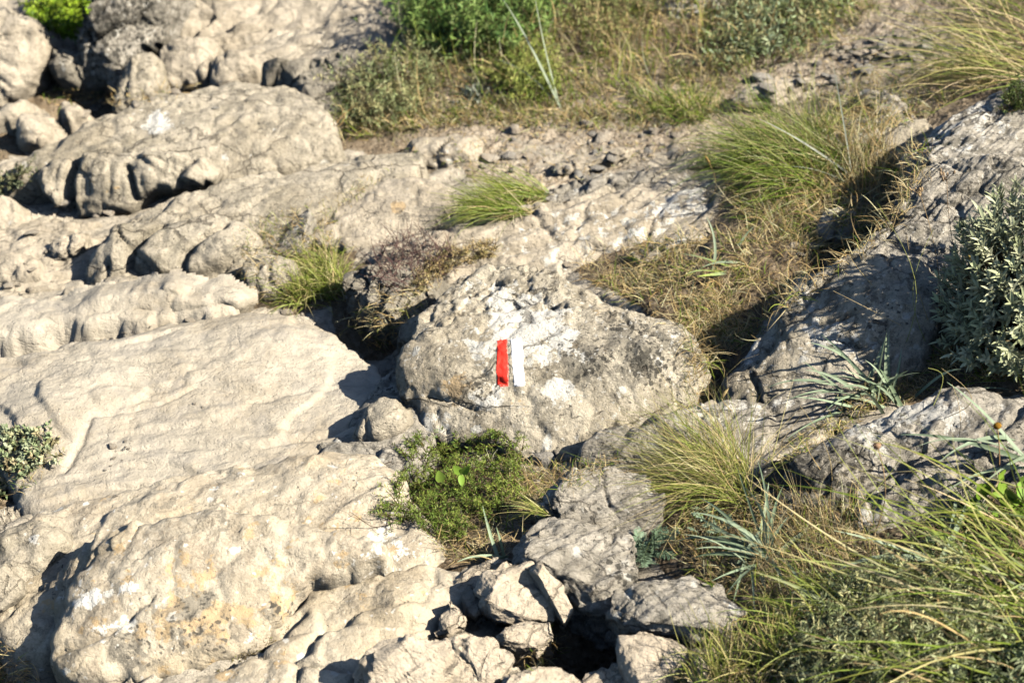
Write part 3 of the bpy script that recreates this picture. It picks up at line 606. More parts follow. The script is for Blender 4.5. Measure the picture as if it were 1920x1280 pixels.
rock('rock_slab', 'grey', 'dark-topped furrowed slab along the right edge under the leafy shrub', [
    fc([(1380, 930), (1420, 870), (1500, 830), (1600, 775), (1700, 740), (1800, 715), (1980, 730), (1980, 920), (1880, 920), (1780, 935), (1680, 935), (1560, 960), (1450, 960)],
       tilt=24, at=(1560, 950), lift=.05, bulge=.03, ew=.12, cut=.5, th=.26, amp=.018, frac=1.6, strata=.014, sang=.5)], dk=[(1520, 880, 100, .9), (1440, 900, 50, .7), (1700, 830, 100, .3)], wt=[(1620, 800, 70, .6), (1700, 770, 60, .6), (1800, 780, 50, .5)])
rock('rock', 'grey', 'small pointed grey rock in the shade among the long grass, lower right', [
    fc([(1590, 1000), (1612, 955), (1660, 925), (1730, 900), (1800, 880), (1850, 900), (1830, 950), (1740, 985), (1660, 1010)], tilt=40, bulge=.04, ew=.06, th=.2, strata=.012, sang=.9, lift=.03)], wt=[(1640, 960, 30, .8)])
rock('boulder', 'grey', 'steep furrowed grey rock rising at the upper right edge', [
    fc([(1690, 300), (1740, 250), (1800, 205), (1880, 160), (1990, 110), (1990, 330), (1860, 345), (1760, 390), (1680, 400)], hull=1, tilt=30, roll=-8, at=(1720, 400), lift=.10, thick=.35, th=.09, strata=.010, sang=.7),
    fc([(1650, 420), (1690, 350), (1760, 300), (1860, 290), (1990, 300), (1990, 480), (1850, 520), (1700, 520)], hull=1, tilt=34, roll=-10, at=(1720, 520), lift=.09, thick=.35, th=.09, strata=.010, sang=.7),
    fc([(1520, 560), (1570, 490), (1640, 430), (1720, 400), (1800, 430), (1830, 560), (1760, 610), (1640, 600)], hull=1, tilt=28, roll=-10, at=(1650, 600), lift=.08, thick=.3, th=.08, strata=.008, sang=.7)],
    wt=[(1750, 250, 60, .6), (1850, 220, 60, .6)], dk=[(1850, 300, 100, .3), (1700, 420, 80, .5)])
rock('rock', 'tan', 'half-buried brown stone in the dry grass right of the big tuft', [
    fc([(1625, 310), (1640, 262), (1690, 232), (1740, 235), (1760, 262), (1730, 300), (1690, 330), (1645, 335)], hull=1, tilt=32, bulge=.04, ew=.06, thick=.16, crag=.012, cragsz=.07, lift=.05)])
rock('rock', 'grey', 'grey stone in the dry grass above the half-shaded boulder', [
    fc([(1530, 425), (1542, 398), (1580, 382), (1606, 398), (1612, 430), (1590, 450), (1545, 448)], hull=1, tilt=44, bulge=.03, ew=.05, thick=.16, lift=.05)])
rock('rock', 'grey', 'striped grey outcrop beside the gravel at upper right', [
    fc([(1570, 185), (1600, 168), (1660, 160), (1700, 170), (1680, 190), (1620, 205)], tilt=28, bulge=.03, ew=.05, th=.14, lift=.04, strata=.01, sang=.4)], wt=[(1630, 175, 30, .5)])
# ---- bottom centre rubble
rock('rock_slab', 'grey', 'grey finely ridged slab running under the arching grass, bottom centre', [
    fc([(1010, 945), (1050, 900), (1130, 880), (1210, 890), (1245, 930), (1235, 975), (1180, 1005), (1060, 1010)], hull=1, tilt=24, at=(1080, 1010), lift=.06, thick=.25, th=.07, strata=.010, sang=.62),
    fc([(955, 1062), (985, 1000), (1030, 965), (1140, 985), (1190, 1010), (1155, 1070), (1195, 1130), (1175, 1165), (1110, 1145), (1050, 1085)], hull=1, tilt=24, at=(1080, 1110), lift=.05, thick=.25, th=.06, strata=.011, sang=.62)], dk=[(1180, 1080, 60, .3)])
rock('rock', 'broken', 'cracked blocky stone with a chipped front, left of the dark hole', [
    fc([(888, 1105), (905, 1075), (950, 1050), (1000, 1055), (1028, 1085), (1040, 1130), (1038, 1162), (990, 1168), (930, 1162), (900, 1140)], hull=1, tilt=46, bulge=.03, ew=.04, thick=.16, crag=.036, cragsz=.07, lift=.02, res=.005)])
rock('rock', 'broken', 'small cream split stone at the left rim of the dark hole', [
    fc([(926, 1190), (945, 1172), (990, 1162), (1032, 1164), (1040, 1190), (1010, 1215), (965, 1218), (940, 1208)], hull=1, tilt=38, bulge=.02, ew=.03, thick=.16, crag=.016, cragsz=.07, lift=.02, res=.005)])
rock('rock', 'broken', 'upright flat-faced grey wedge stone beside the chipped block', [
    fc([(812, 1192), (826, 1150), (842, 1122), (862, 1135), (880, 1160), (874, 1178), (840, 1194)], hull=1, tilt=50, bulge=.012, ew=.02, thick=.16, lift=.02, amp=.005, res=.005)])
rock('rock', 'crag', 'small broken stones in the cleft beside the grey wedge stone', [
    fc([(862, 1110), (880, 1090), (896, 1110), (902, 1150), (890, 1162), (872, 1150)], hull=1, tilt=50, bulge=.02, ew=.02, thick=.16, crag=.02, cragsz=.03, lift=.0, res=.005)])
rock('boulder', 'broken', 'grey stone with rippled top at the bottom edge, left of centre', [
    fc([(664, 1262), (680, 1230), (730, 1205), (790, 1192), (845, 1196), (880, 1240), (920, 1290), (900, 1340), (680, 1340)], hull=1, tilt=36, bulge=.02, ew=.03, thick=.16, strata=.014, sang=.7, lift=.05, at=(780, 1290))])
rock('rock', 'broken', 'smooth cream facet of broken stone at the bottom edge', [
    fc([(832, 1200), (872, 1188), (922, 1192), (962, 1234), (935, 1272), (905, 1285), (868, 1250)], hull=1, tilt=38, bulge=.015, ew=.02, thick=.16, amp=.008, lift=.04, res=.005)])
rock('rock', 'broken', 'cream stone cut off by the bottom edge below the dark hole', [
    fc([(920, 1320), (945, 1268), (1000, 1248), (1055, 1245), (1100, 1275), (1090, 1330)], hull=1, tilt=30, bulge=.02, ew=.03, thick=.16, crag=.012, cragsz=.08, lift=.03)])
rock('rock', 'grey', 'shaded rough rock right of the dark hole', [
    fc([(1138, 1140), (1150, 1105), (1210, 1085), (1290, 1080), (1360, 1100), (1400, 1150), (1370, 1210), (1300, 1200), (1230, 1185), (1170, 1175)], hull=1, tilt=34, thick=.2, lift=.04, strata=.006)])
rock('rock', 'broken', 'pale ribbed stone under the shaded rough rock', [
    fc([(1160, 1190), (1200, 1178), (1262, 1195), (1292, 1225), (1275, 1262), (1235, 1300), (1190, 1300), (1166, 1250)], hull=1, tilt=44, bulge=.03, ew=.04, thick=.16, crag=.02, cragsz=.07, lift=.03)])
rock('rock', 'broken', 'thin pale shard wedged between the grey ridged slab and the chipped block', [
    fc([(985, 1062), (1010, 1052), (1050, 1090), (1075, 1140), (1058, 1165), (1030, 1120)], hull=1, tilt=42, lift=.05, thick=.12, th=.08)])
rock('rock', 'broken', 'low angular ledge piece under the herb cushion roots, bottom centre', [
    fc([(850, 1100), (880, 1068), (940, 1045), (965, 1052), (905, 1085), (880, 1115)], hull=1, tilt=30, lift=.02, thick=.1, th=.08)])
rock('rock', 'broken', 'flat cream shard at the bottom edge left of the pale ribbed stone', [
    fc([(1085, 1300), (1100, 1262), (1150, 1245), (1190, 1262), (1200, 1310)], hull=1, tilt=24, lift=.0, thick=.1, th=.08)])
rock('rock', 'broken', 'angular brown-cream block lying right of the pale ribbed stone', [
    fc([(1285, 1250), (1300, 1215), (1350, 1205), (1385, 1225), (1370, 1265), (1320, 1280)], hull=1, tilt=36, lift=.03, thick=.12)])
rock('rock', 'pale', 'low pale broken ledge under the tips of the big arching tuft', [
    fc([(1170, 345), (1250, 305), (1340, 285), (1345, 310), (1290, 335), (1210, 360)], hull=1, tilt=22, lift=.04, thick=.14, th=.09, strata=.008, sang=.4)])
rock('rock', 'pale', 'flat pale ledge crossing the gravel right of the cream boulder', [
    fc([(1030, 305), (1100, 280), (1190, 276), (1180, 302), (1100, 320), (1045, 322)], hull=1, tilt=14, lift=.02, thick=.12, th=.07, strata=.008, sang=.3)])
rock('rock', 'pale', 'low grey-cream ledge at the left end of the upper stony strip', [
    fc([(1370, 185), (1420, 155), (1520, 142), (1530, 165), (1450, 192)], hull=1, tilt=18, lift=.03, thick=.12, th=.09, strata=.008, sang=.3)])
rock('rock', 'grey', 'fractured pale ledge poking from the dry bank below the upper right grass', [
    fc([(1530, 265), (1600, 235), (1690, 200), (1720, 215), (1660, 255), (1580, 290)], hull=1, tilt=26, lift=.05, thick=.14, th=.10, strata=.008, sang=.5)], wt=[(1620, 240, 60, .5)])
rock('rock', 'pale', 'small white-lichened ledge at the edge of the dead grass behind the painted rock', [
    fc([(1180, 470), (1250, 440), (1330, 425), (1345, 445), (1280, 470), (1200, 490)], hull=1, tilt=22, lift=.04, thick=.12, th=.09)], wt=[(1260, 455, 60, .8)])
# ---- far left wall and far path
rock('boulder', 'pale', 'tall smooth grey-cream boulder at the top left corner', [
    fc([(-60, 30), (20, 18), (62, 28), (88, 62), (90, 100), (68, 150), (30, 185), (-60, 205)], tilt=62, bulge=.05, ew=.08, th=.4, roll=4, at=(0, 190), lift=.02)], dk=[(30, 90, 50, .3)])
rock('boulder', 'grey', 'streaked grey boulder beside the bright green bush, top left', [
    fc([(140, 110), (155, 50), (150, -40), (310, -40), (305, 40), (290, 75), (250, 85), (235, 140), (205, 172), (190, 150), (160, 140)], tilt=62, bulge=.06, ew=.08, th=.4, crag=.05, cragsz=.16, at=(200, 170), lift=.03)], dk=[(180, 50, 50, .9), (260, 20, 70, .7), (200, 120, 50, .6)])
rock('rock', 'crag', 'dark hollowed rock beneath the bright green bush', [
    fc([(78, 110), (100, 88), (150, 80), (200, 90), (214, 118), (205, 148), (160, 158), (110, 150), (84, 132)], style=1, tilt=48, bulge=.06, ew=.08, th=.25, crag=.04, cragsz=.12, lift=.04)], wt=[(120, 120, 30, .5)])
rock('rock', 'pale', 'rounded pink-cream stone in the gully at far left', [
    fc([(16, 262), (20, 228), (45, 208), (72, 212), (90, 245), (84, 266), (50, 275)], tilt=50, bulge=.04, ew=.06, th=.14, lift=.03)])
rock('rock', 'pale', 'cream stone half buried below the tall corner boulder', [
    fc([(-20, 215), (0, 192), (35, 182), (50, 200), (40, 222), (0, 232)], tilt=40, bulge=.03, ew=.05, th=.12, lift=.03)])
rock('rock', 'pale', 'flattish cream stone lying in the brown gully', [
    fc([(98, 205), (115, 180), (150, 190), (152, 210), (120, 222)], tilt=30, bulge=.03, ew=.04, th=.1, lift=.03)])
rock('rock_slab', 'pale', 'bright smooth bedrock of the path at the top of the picture', [
    fc([(290, -60), (900, -60), (900, 20), (800, 70), (720, 95), (620, 110), (560, 112), (480, 135), (420, 140), (380, 80), (300, 40)], tilt=15, at=(500, 130), lift=.02, bulge=.03, ew=.18, cut=.3, th=.3, amp=.04, rnd=.05, terr=.018)])
rock('rock', 'pale', 'rounded cream rock in front of the bright path, above the cleft boulder', [
    fc([(290, 125), (298, 85), (340, 66), (395, 70), (410, 100), (400, 140), (360, 158), (310, 160)], tilt=40, bulge=.05, ew=.08, th=.2, lift=.05)])
rock('rock', 'pale', 'cream rock with a shadowed lip at the top, right of the streaked grey boulder', [
    fc([(300, 45), (310, 5), (360, -15), (400, 10), (402, 45), (380, 64), (320, 66)], tilt=44, bulge=.05, ew=.08, th=.2, lift=.06)])
rock('rock', 'pale', 'low cream rock between the path bedrock and the dark crest', [
    fc([(388, 150), (400, 110), (440, 95), (480, 108), (490, 130), (450, 142), (420, 158)], tilt=34, bulge=.05, ew=.07, th=.16, lift=.05)])
rock('rock', 'tan', 'brown earthy rock in the gully behind the cleft boulder', [
    fc([(205, 205), (215, 150), (250, 105), (290, 98), (300, 140), (290, 175), (250, 205)], tilt=44, bulge=.04, ew=.06, th=.2, crag=.02, cragsz=.1, lift=.03)])
rock('rock', 'crag', 'rugged dark crest of rock behind the cleft boulder, in front of the path', [
    fc([(470, 160), (490, 118), (540, 98), (620, 92), (700, 96), (760, 88), (770, 130), (700, 160), (650, 200), (625, 235), (590, 210), (540, 170)], style=1, tilt=26, bulge=.05, ew=.08, th=.3, crag=.05, cragsz=.10, lift=.10, at=(620, 220))])
rock('rock', 'grey', 'white-grey stone at the top edge behind the dry grass', [
    fc([(1222, 50), (1228, 5), (1250, -30), (1370, -30), (1378, 10), (1340, 35), (1290, 45), (1255, 60)], tilt=42, bulge=.05, ew=.08, th=.2, lift=.08)], wt=[(1280, 10, 50, .9)])
rock('rock', 'pale', 'small white stone among the green herbs at the top', [
    fc([(1052, 148), (1055, 128), (1075, 122), (1100, 138), (1098, 155), (1075, 160)], tilt=40, bulge=.02, ew=.04, th=.1, lift=.05)], wt=[(1075, 140, 30, 1.0)])

# ---- loose stones
import bmesh
def stone_mesh(seed):
    rng = np.random.default_rng(seed); bm = bmesh.new()
    P = rng.normal(size=(22, 3)); P /= np.linalg.norm(P, axis=1)[:, None]; P *= np.array([1.0, .8, .55]) * rng.uniform(.8, 1.05, (22, 1))
    for p in P: bm.verts.new(p)
    r = bmesh.ops.convex_hull(bm, input=bm.verts)
    bmesh.ops.delete(bm, geom=[v for v in bm.verts if not v.link_faces], context='VERTS')
    bmesh.ops.bevel(bm, geom=list(bm.edges), offset=.07, segments=1, affect='EDGES')
    bmesh.ops.triangulate(bm, faces=bm.faces)
    bmesh.ops.subdivide_edges(bm, edges=bm.edges, cuts=2, use_grid_fill=True)
    v = np.array([p.co for p in bm.verts]); d = .05 * fbm(v * 3.5, 3, seed); 
    for p, k in zip(bm.verts, d): p.co *= (1 + k)
    me = bpy.data.meshes.new('stone'); bm.to_mesh(me); bm.free()
    for p in me.polygons: p.use_smooth = True
    me.set_sharp_from_angle(angle=R(25))
    return me
STONES = []
# ------------------------------------------------------------------ ground: bedrock with pockets of soil
SOIL = [[(620, 275), (600, 210), (690, 120), (760, 60), (780, -80), (2100, -120), (2100, 160), (1760, 250), (1700, 330), (1640, 480), (1500, 500), (1460, 560), (1420, 620), (1340, 740), (1270, 790), (1290, 640), (1200, 560), (1060, 500), (1120, 465), (1330, 430), (1370, 320), (1200, 330), (1000, 360), (880, 340), (860, 300), (760, 330), (700, 280)],
        [(700, 1000), (740, 900), (800, 830), (900, 870), (1060, 880), (1130, 900), (1030, 1010), (960, 1060), (820, 1060)],
        [(1000, 1170), (1060, 1110), (1150, 1150), (1230, 1290), (1000, 1300)],
        [(1180, 980), (1400, 900), (1560, 940), (1700, 920), (2100, 860), (2100, 1500), (1180, 1500), (1300, 1300), (1380, 1120), (1260, 1080)],
        [(1560, 790), (1640, 700), (1760, 640), (2100, 600), (2100, 730), (1700, 740)],
        [(-200, 200), (80, 150), (220, 90), (430, 110), (420, 160), (260, 200), (90, 270), (-200, 330)],
        [(-200, 790), (60, 800), (130, 850), (60, 930), (-200, 1000)], [(-200, 1200), (60, 1200), (110, 1310), (-200, 1400)],
        [(430, 470), (560, 400), (680, 420), (640, 560), (560, 590), (450, 560)], [(620, 480), (860, 500), (780, 620), (700, 680), (620, 620)]]
def build_ground():
    def axis(lo, hi, fl, fh, fine, coarse):
        a = list(np.arange(fl, fh, fine)); s = fine * 1.5; x = fl
        while x > lo: x -= s; s = min(s * 1.25, coarse); a.insert(0, x)
        s = fine * 1.5; x = fh
        while x < hi: x += s; s = min(s * 1.25, coarse); a.append(x)
        return np.array(a)
    xs = axis(-14, 14, -1.9, 1.9, .008, .6); ys = axis(-6, 22, -1.15, 2.9, .009, .6)
    X, Y = np.meshgrid(xs, ys); q = np.stack([X.ravel(), Y.ravel(), X.ravel() * 0], 1)
    z0 = ground_z(q[:, 0], q[:, 1]); pr = project(np.stack([q[:, 0], q[:, 1], z0], 1))
    so = np.zeros(len(q))
    for P in SOIL: so = np.maximum(so, sstep(-22, 22, sdist(pr, chaikin(P, 1))))
    for (gx_, gy_, gr_, gs_) in [(1080, 300, 130, .55), (1270, 300, 100, .5), (1500, 175, 110, .5), (940, 270, 80, .4)]: so = so - gs_ * np.exp(-((pr[:, 0] - gx_) ** 2 + ((pr[:, 1] - gy_) * 2.2) ** 2) / gr_ ** 2)
    so = np.clip(so, 0, 1)
    front = (q[:, 1] < -3)
    so[front] = 1
    ang = .62; a = q[:, 0] * math.cos(ang) + q[:, 1] * math.sin(ang); b = -q[:, 0] * math.sin(ang) + q[:, 1] * math.cos(ang)
    w = fbm(q * 5, 3, 540)
    v = fbm(np.stack([a * 1.2, b * 3.6 + .25 * w, a * 0], 1), 2, 530, .4) * 5 + 3.0 * b
    fl = np.floor(v); fr = v - fl
    rockz = -.028 * fr * (1 - sstep(.80, 1.0, fr)) + .020 * fbm(q * 3, 3, 531)
    rockz += .008 * fbm(np.stack([a * 3, b * 24 + w * 1.2, a * 0], 1), 4, 533)
    b1, b2, off, idx = worley((q[:, :2] + .03 * np.stack([w, -w], 1)) / .20 * np.array([.7, 1.3]), 534)
    g1 = _hash(idx[:, 0], idx[:, 1], b1 * 0 + 5, 534) - .5; g2 = _hash(idx[:, 0], idx[:, 1], b1 * 0 + 6, 534) - .5
    rockz += .05 * (g1 * off[:, 0] + g2 * off[:, 1]) - .010 * (1 - sstep(0, .07, b2 - b1)) + .003 * fbm(q * 34, 4, 535, .65)
    soilz = .018 * fbm(q * 6, 3, 501) + .014 * fbm(q * 22, 4, 502, .6) + .004 * fbm(q * 80, 2, 503) - .012
    Z = z0 + rockz * (1 - so) + soilz * so
    V = np.stack([q[:, 0], q[:, 1], Z], 1)
    i = np.arange(len(xs) * len(ys)).reshape(len(ys), len(xs))
    F = np.stack([i[:-1, :-1], i[:-1, 1:], i[1:, 1:], i[1:, :-1]], -1).reshape(-1, 4)
    dust = np.zeros(len(V))
    for (x, y, r, s) in [(1000, 270, 190, 1.3), (1250, 270, 150, 1.1), (1650, 90, 170, 1.4), (1450, 160, 120, .7), (60, 480, 130, 1.2), (200, 640, 120, 1.1), (500, 30, 300, .8), (250, 830, 90, .9),
                         (150, 250, 60, .4), (430, 530, 60, .4), (850, 330, 40, -.8), (880, 1180, 40, .3)]:
        dust += s * np.exp(-((pr[:, 0] - x) ** 2 + ((pr[:, 1] - y) * 1.4) ** 2) / (r * r))
    vis = (q[:, 0] > -2.4) & (q[:, 0] < 2.4) & (q[:, 1] > -1.6) & (q[:, 1] < 3.6)
    solid(V, F[vis[F].all(1)])
    o = mesh_obj('ground', V, F, M['soil'], {'dust': np.clip(dust, 0, 1), 'soil': so}, origin=np.zeros(3))
    tag(o, kind='structure')
build_ground()
# ------------------------------------------------------------------ placing plants on what is already built
_V = np.concatenate(ALLV); _F = []
for _f4 in ALLF: _F += _f4.tolist()
BVH = BVHTree.FromPolygons(_V.tolist(), _F)
def at(px, py):
    d = ray(px, py)[0]; h = BVH.ray_cast(Vector(CAM), Vector(d))
    return (np.array(h[0]), np.array(h[1])) if h[0] is not None else (hit_base(px, py)[0], np.array([0, 0, 1.]))
def scatter(poly, n, rng, smooth=1):
    P = chaikin(poly, smooth); lo, hi = P.min(0), P.max(0); out = []
    while len(out) < n:
        q = rng.uniform(lo, hi, (n, 2)); m = sdist(q, P) > 0
        out += list(q[m])
    return np.array(out[:n])
def ats(q):
    A = [at(a, b) for a, b in q]
    return np.array([a[0] for a in A]), np.array([a[1] for a in A])
def unit(v): return v / (np.linalg.norm(v, axis=-1, keepdims=True) + 1e-9)
class G:
    """collects blades, leaves and stems of one plant"""
    def __init__(s): s.V, s.F3, s.F4, s.C, s.n = [], [], [], [], 0
    def add(s, V, F, C):
        F = F + s.n; (s.F3 if F.shape[1] == 3 else s.F4).append(F); s.V.append(V); s.C.append(C); s.n += len(V)
    def ribbons(s, P, D, L, W, c0, c1, rng, droop=1.0, curl=.3, segs=6, leaf=False, fold=0.0, side=None, wind=None):
        n = len(P); L = np.broadcast_to(L, n); W = np.broadcast_to(W, n); droop = np.broadcast_to(droop, n)
        D = unit(D); S = rng.normal(size=(n, 3)) if side is None else side
        cv = rng.normal(size=(n, 3)) * curl
        pts, wid = [], []
        p = P.copy(); ds = (L / segs)[:, None]
        ax = unit(np.cross(D, S))
        across = 3 if fold else 2
        for k in range(segs + 1):
            t = k / segs
            w = (W * (math.sin(math.pi * min(1, .10 + .90 * t ** .85)) ** .75 if leaf else (1 - t ** 2.2) * .92 + .08))[:, None] * .5
            a = unit(np.cross(D, np.cross(ax, D)))
            if fold:
                nn = unit(np.cross(a, D)); pts += [p - a * w + nn * w * fold, p, p + a * w + nn * w * fold]
            else: pts += [p - a * w, p + a * w]
            p = p + D * ds
            D = D + np.array([0, 0, -1.]) * (droop / segs)[:, None] * (.4 + 1.2 * t) + cv / segs
            if wind is not None: D = D + np.asarray(wind) / segs
            D = unit(D)
        V = np.stack(pts, 1); m = (segs + 1) * across     # n, m, 3
        idx = np.arange(n)[:, None] * m; F = []
        for k in range(segs):
            for j in range(across - 1):
                q = k * across + j; F.append(np.stack([idx[:, 0] + q, idx[:, 0] + q + 1, idx[:, 0] + q + across + 1, idx[:, 0] + q + across], 1))
        c0 = np.broadcast_to(c0, (n, 3)); c1 = np.broadcast_to(c1, (n, 3))
        T = (np.arange(segs + 1) / segs).repeat(across)[None, :, None]
        C = c0[:, None] * (1 - T) + c1[:, None] * T
        s.add(V.reshape(-1, 3), np.concatenate(F), C.reshape(-1, 3)); return p
    def tube(s, pts, r0, r1, c, k=5):
        pts = np.asarray(pts, float); m = len(pts); T = unit(np.gradient(pts, axis=0)); up = np.array([.3, .5, .8])
        A = unit(np.cross(T, up)); B = np.cross(T, A); an = np.arange(k) / k * 2 * math.pi
        r = np.linspace(r0, r1, m)[:, None, None]
        V = pts[:, None] + r * (np.cos(an)[None, :, None] * A[:, None] + np.sin(an)[None, :, None] * B[:, None])
        i = np.arange(m * k).reshape(m, k); F = np.stack([i[:-1], np.roll(i[:-1], -1, 1), np.roll(i[1:], -1, 1), i[1:]], -1).reshape(-1, 4)
        s.add(V.reshape(-1, 3), F, np.broadcast_to(c, (m * k, 3)))
    def blob(s, c, r, col, rng, ax=(0, 0, 1), stretch=1.3, rough=.25, n=(7, 10)):
        th = np.linspace(0, math.pi, n[0]); ph = np.arange(n[1]) / n[1] * 2 * math.pi
        T, Ph = np.meshgrid(th, ph, indexing='ij'); N = np.stack([np.sin(T) * np.cos(Ph), np.sin(T) * np.sin(Ph), np.cos(T) * stretch], -1).reshape(-1, 3)
        N = N * (1 + rough * rng.uniform(-1, 1, (len(N), 1)))
        ax = unit(np.asarray(ax, float)); a = unit(np.cross(ax, [.31, .2, .9])); b = np.cross(ax, a)
        V = c + r * (N[:, :1] * a + N[:, 1:2] * b + N[:, 2:] * ax)
        i = np.arange(n[0] * n[1]).reshape(n); F = np.stack([i[:-1], np.roll(i[:-1], -1, 1), np.roll(i[1:], -1, 1), i[1:]], -1).reshape(-1, 4)
        s.add(V, F, np.broadcast_to(col, (len(V), 3)) * rng.uniform(.7, 1.2, (len(V), 1)))
    def obj(s, name, mat, parent=None, origin=None):
        V = np.concatenate(s.V); C = np.concatenate(s.C)
        return mesh_obj(name, V, [f for f in (np.concatenate(s.F4) if s.F4 else [], np.concatenate(s.F3) if s.F3 else [])if len(f)], M[mat], cols=C, parent=parent, origin=origin)
def mixc(cols, n, rng, w=None, jit=.2):
    cols = np.array(cols); k = rng.choice(len(cols), n, p=w); k2 = rng.choice(len(cols), n, p=w); t = rng.random((n, 1)) * .5
    return np.clip((cols[k] * (1 - t) + cols[k2] * t) * rng.uniform(1 - jit, 1 + jit, (n, 1)), 0, .9)
GREEN = [(.18, .29, .03), (.25, .34, .045), (.12, .21, .03)]
LIME = [(.33, .41, .06), (.46, .46, .12), (.23, .34, .045)]
STRAW = [(.82, .66, .35), (.70, .52, .24), (.86, .74, .46), (.50, .34, .15)]
GLAUC = [(.29, .38, .25), (.37, .45, .31), (.22, .30, .17)]
SEED = [1000]
def nrng(): SEED[0] += 1; return np.random.default_rng(SEED[0])
def upn(n): return np.tile([0., 0., 1.], (n, 1))

def tuft(label, bases, n, L, w=.0016, lean=(-.4, 0, .8), spread=.45, r=.03, droop=1.2, cols=GREEN, tips=None, cat='grass tuft', name='grass_tuft', group=None, dry=.2, segs=7, curl=.25, wind=None, fold=0, leaf=False, mat='grass', dryL=.8):
    rng = nrng(); g = G()
    bases = [bases] if isinstance(bases[0], (int, float)) else bases
    for bx, by in bases:
        P0, _ = at(bx, by); m = n // len(bases)
        a = rng.uniform(0, 2 * math.pi, m); rr = r * np.sqrt(rng.random(m))
        off = np.stack([np.cos(a) * rr, np.sin(a) * rr, 0 * a], 1)
        P = P0 + off - [0, 0, .008]
        grp = rng.integers(0, 16, m); go = rng.normal(size=(16, 3)) * spread * [.8, .8, .35]
        D = np.array(lean) + rng.normal(size=(m, 3)) * spread * [.75, .75, .4] + go[grp] + off / r * .35 * spread
        D[:, 2] = np.abs(D[:, 2]) + .05
        LL = L * rng.uniform(.35, 1.0, m) ** .8
        c0 = mixc(cols, m, rng); c1 = mixc(tips if tips is not None else cols, m, rng)
        isd = rng.random(m) < dry; c0[isd] = mixc(STRAW, isd.sum(), rng); c1[isd] = mixc(STRAW, isd.sum(), rng)
        LL = np.where(isd, LL * dryL, LL)
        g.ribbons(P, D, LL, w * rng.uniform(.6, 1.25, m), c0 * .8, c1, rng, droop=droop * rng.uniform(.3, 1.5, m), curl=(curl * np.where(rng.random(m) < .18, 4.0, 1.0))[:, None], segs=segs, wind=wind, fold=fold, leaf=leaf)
        k = max(12, m // 5)      # dead thatch at the foot
        o2 = rng.normal(size=(k, 3)) * r * .9; o2[:, 2] = 0
        cs = mixc(STRAW, k, rng)
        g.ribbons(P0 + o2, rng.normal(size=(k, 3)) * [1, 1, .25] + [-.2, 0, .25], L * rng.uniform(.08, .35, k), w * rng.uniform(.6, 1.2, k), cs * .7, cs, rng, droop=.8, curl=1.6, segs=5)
    P0, _ = at(*bases[0])
    return tag(g.obj(name, mat, origin=P0), label, cat, group)

# ------------------------------------------------------------------ paint marks on the boulder's face
def stripe(name, left, right, mat, label):
    rng = nrng(); nu, nv = 16, 46
    l = np.array(left, float); r = np.array(right, float); V = []; E = []
    for j in range(nv):
        t = j / (nv - 1); tl = t * (len(l) - 1); i = min(int(tl), len(l) - 2); A = l[i] * (1 - tl + i) + l[i + 1] * (tl - i)
        tr = t * (len(r) - 1); i = min(int(tr), len(r) - 2); B = r[i] * (1 - tr + i) + r[i + 1] * (tr - i)
        A = A + [.9 * float(vnoise(np.array([[j * .35, 1, len(name)]]), 5)[0]), 0]; B = B + [.9 * float(vnoise(np.array([[j * .35, 7, len(name)]]), 5)[0]), 0]
        for k in range(nu):
            u = k / (nu - 1); q = A * (1 - u) + B * u
            if j in (0, nv - 1): q = q + [0, 1.8 * float(vnoise(np.array([[k * .5, j, 3]]), 6)[0])]
            h = BVH.ray_cast(Vector(CAM), Vector(ray(*q)[0])); V.append(np.array(h[0]) + np.array(h[1]) * (.0016 if 0 < k < nu - 1 and 0 < j < nv - 1 else -.0005)); E.append(float(min(u, 1 - u) > .10) * float(.03 < t < .97))
    i = np.arange(nu * nv).reshape(nv, nu); F = np.stack([i[:-1, :-1], i[1:, :-1], i[1:, 1:], i[:-1, 1:]], -1).reshape(-1, 4)
    BLAZE['_o'] = [float(x) for x in OR[BLAZE.name]]
    o = mesh_obj(name, np.array(V), F, M[mat], {'edge': E}, parent=BLAZE); o['label'] = label
stripe('red_stripe', [(931, 638), (932, 665), (930, 695), (933, 723)], [(950, 635), (952, 660), (954, 690), (953, 726)], 'red', 'upright red paint stripe')
stripe('white_stripe', [(957, 636), (958, 665), (961, 695), (964, 725)], [(978, 633), (981, 660), (982, 690), (985, 723)], 'white', 'upright white paint stripe')

# ------------------------------------------------------------------ loose stones
def stone(px, py, size, label, mat='pale', group=None, k=None, cat='stone', name='stone', rot=None, flat=1.0):
    k = (len(STONES) % 7) if k is None else k
    key = (k, mat)
    if key not in SM:
        me = stone_mesh(300 + k) if (k, None) not in SM else SM[(k, None)].copy(); SM[(k, None)] = SM.get((k, None), me)
        if len(me.materials): me.materials.clear()
        me.materials.append(SMAT[mat]); SM[key] = me
    P, N = at(px, py); o = bpy.data.objects.new(name, SM[key]); COL.objects.link(o); rr = random.Random(px * 31 + py)
    s_ = size / 2; o.scale = (s_, s_ * rr.uniform(.8, 1.1), s_ * flat * rr.uniform(.8, 1.1)); o.location = P + np.array([0, 0, s_ * .16])
    o.rotation_euler = (rr.uniform(-.3, .3), rr.uniform(-.3, .3), rr.uniform(0, 6.28) if rot is None else rot); STONES.append(o)
    return tag(o, label, cat, group, 'thing')
SM = {}
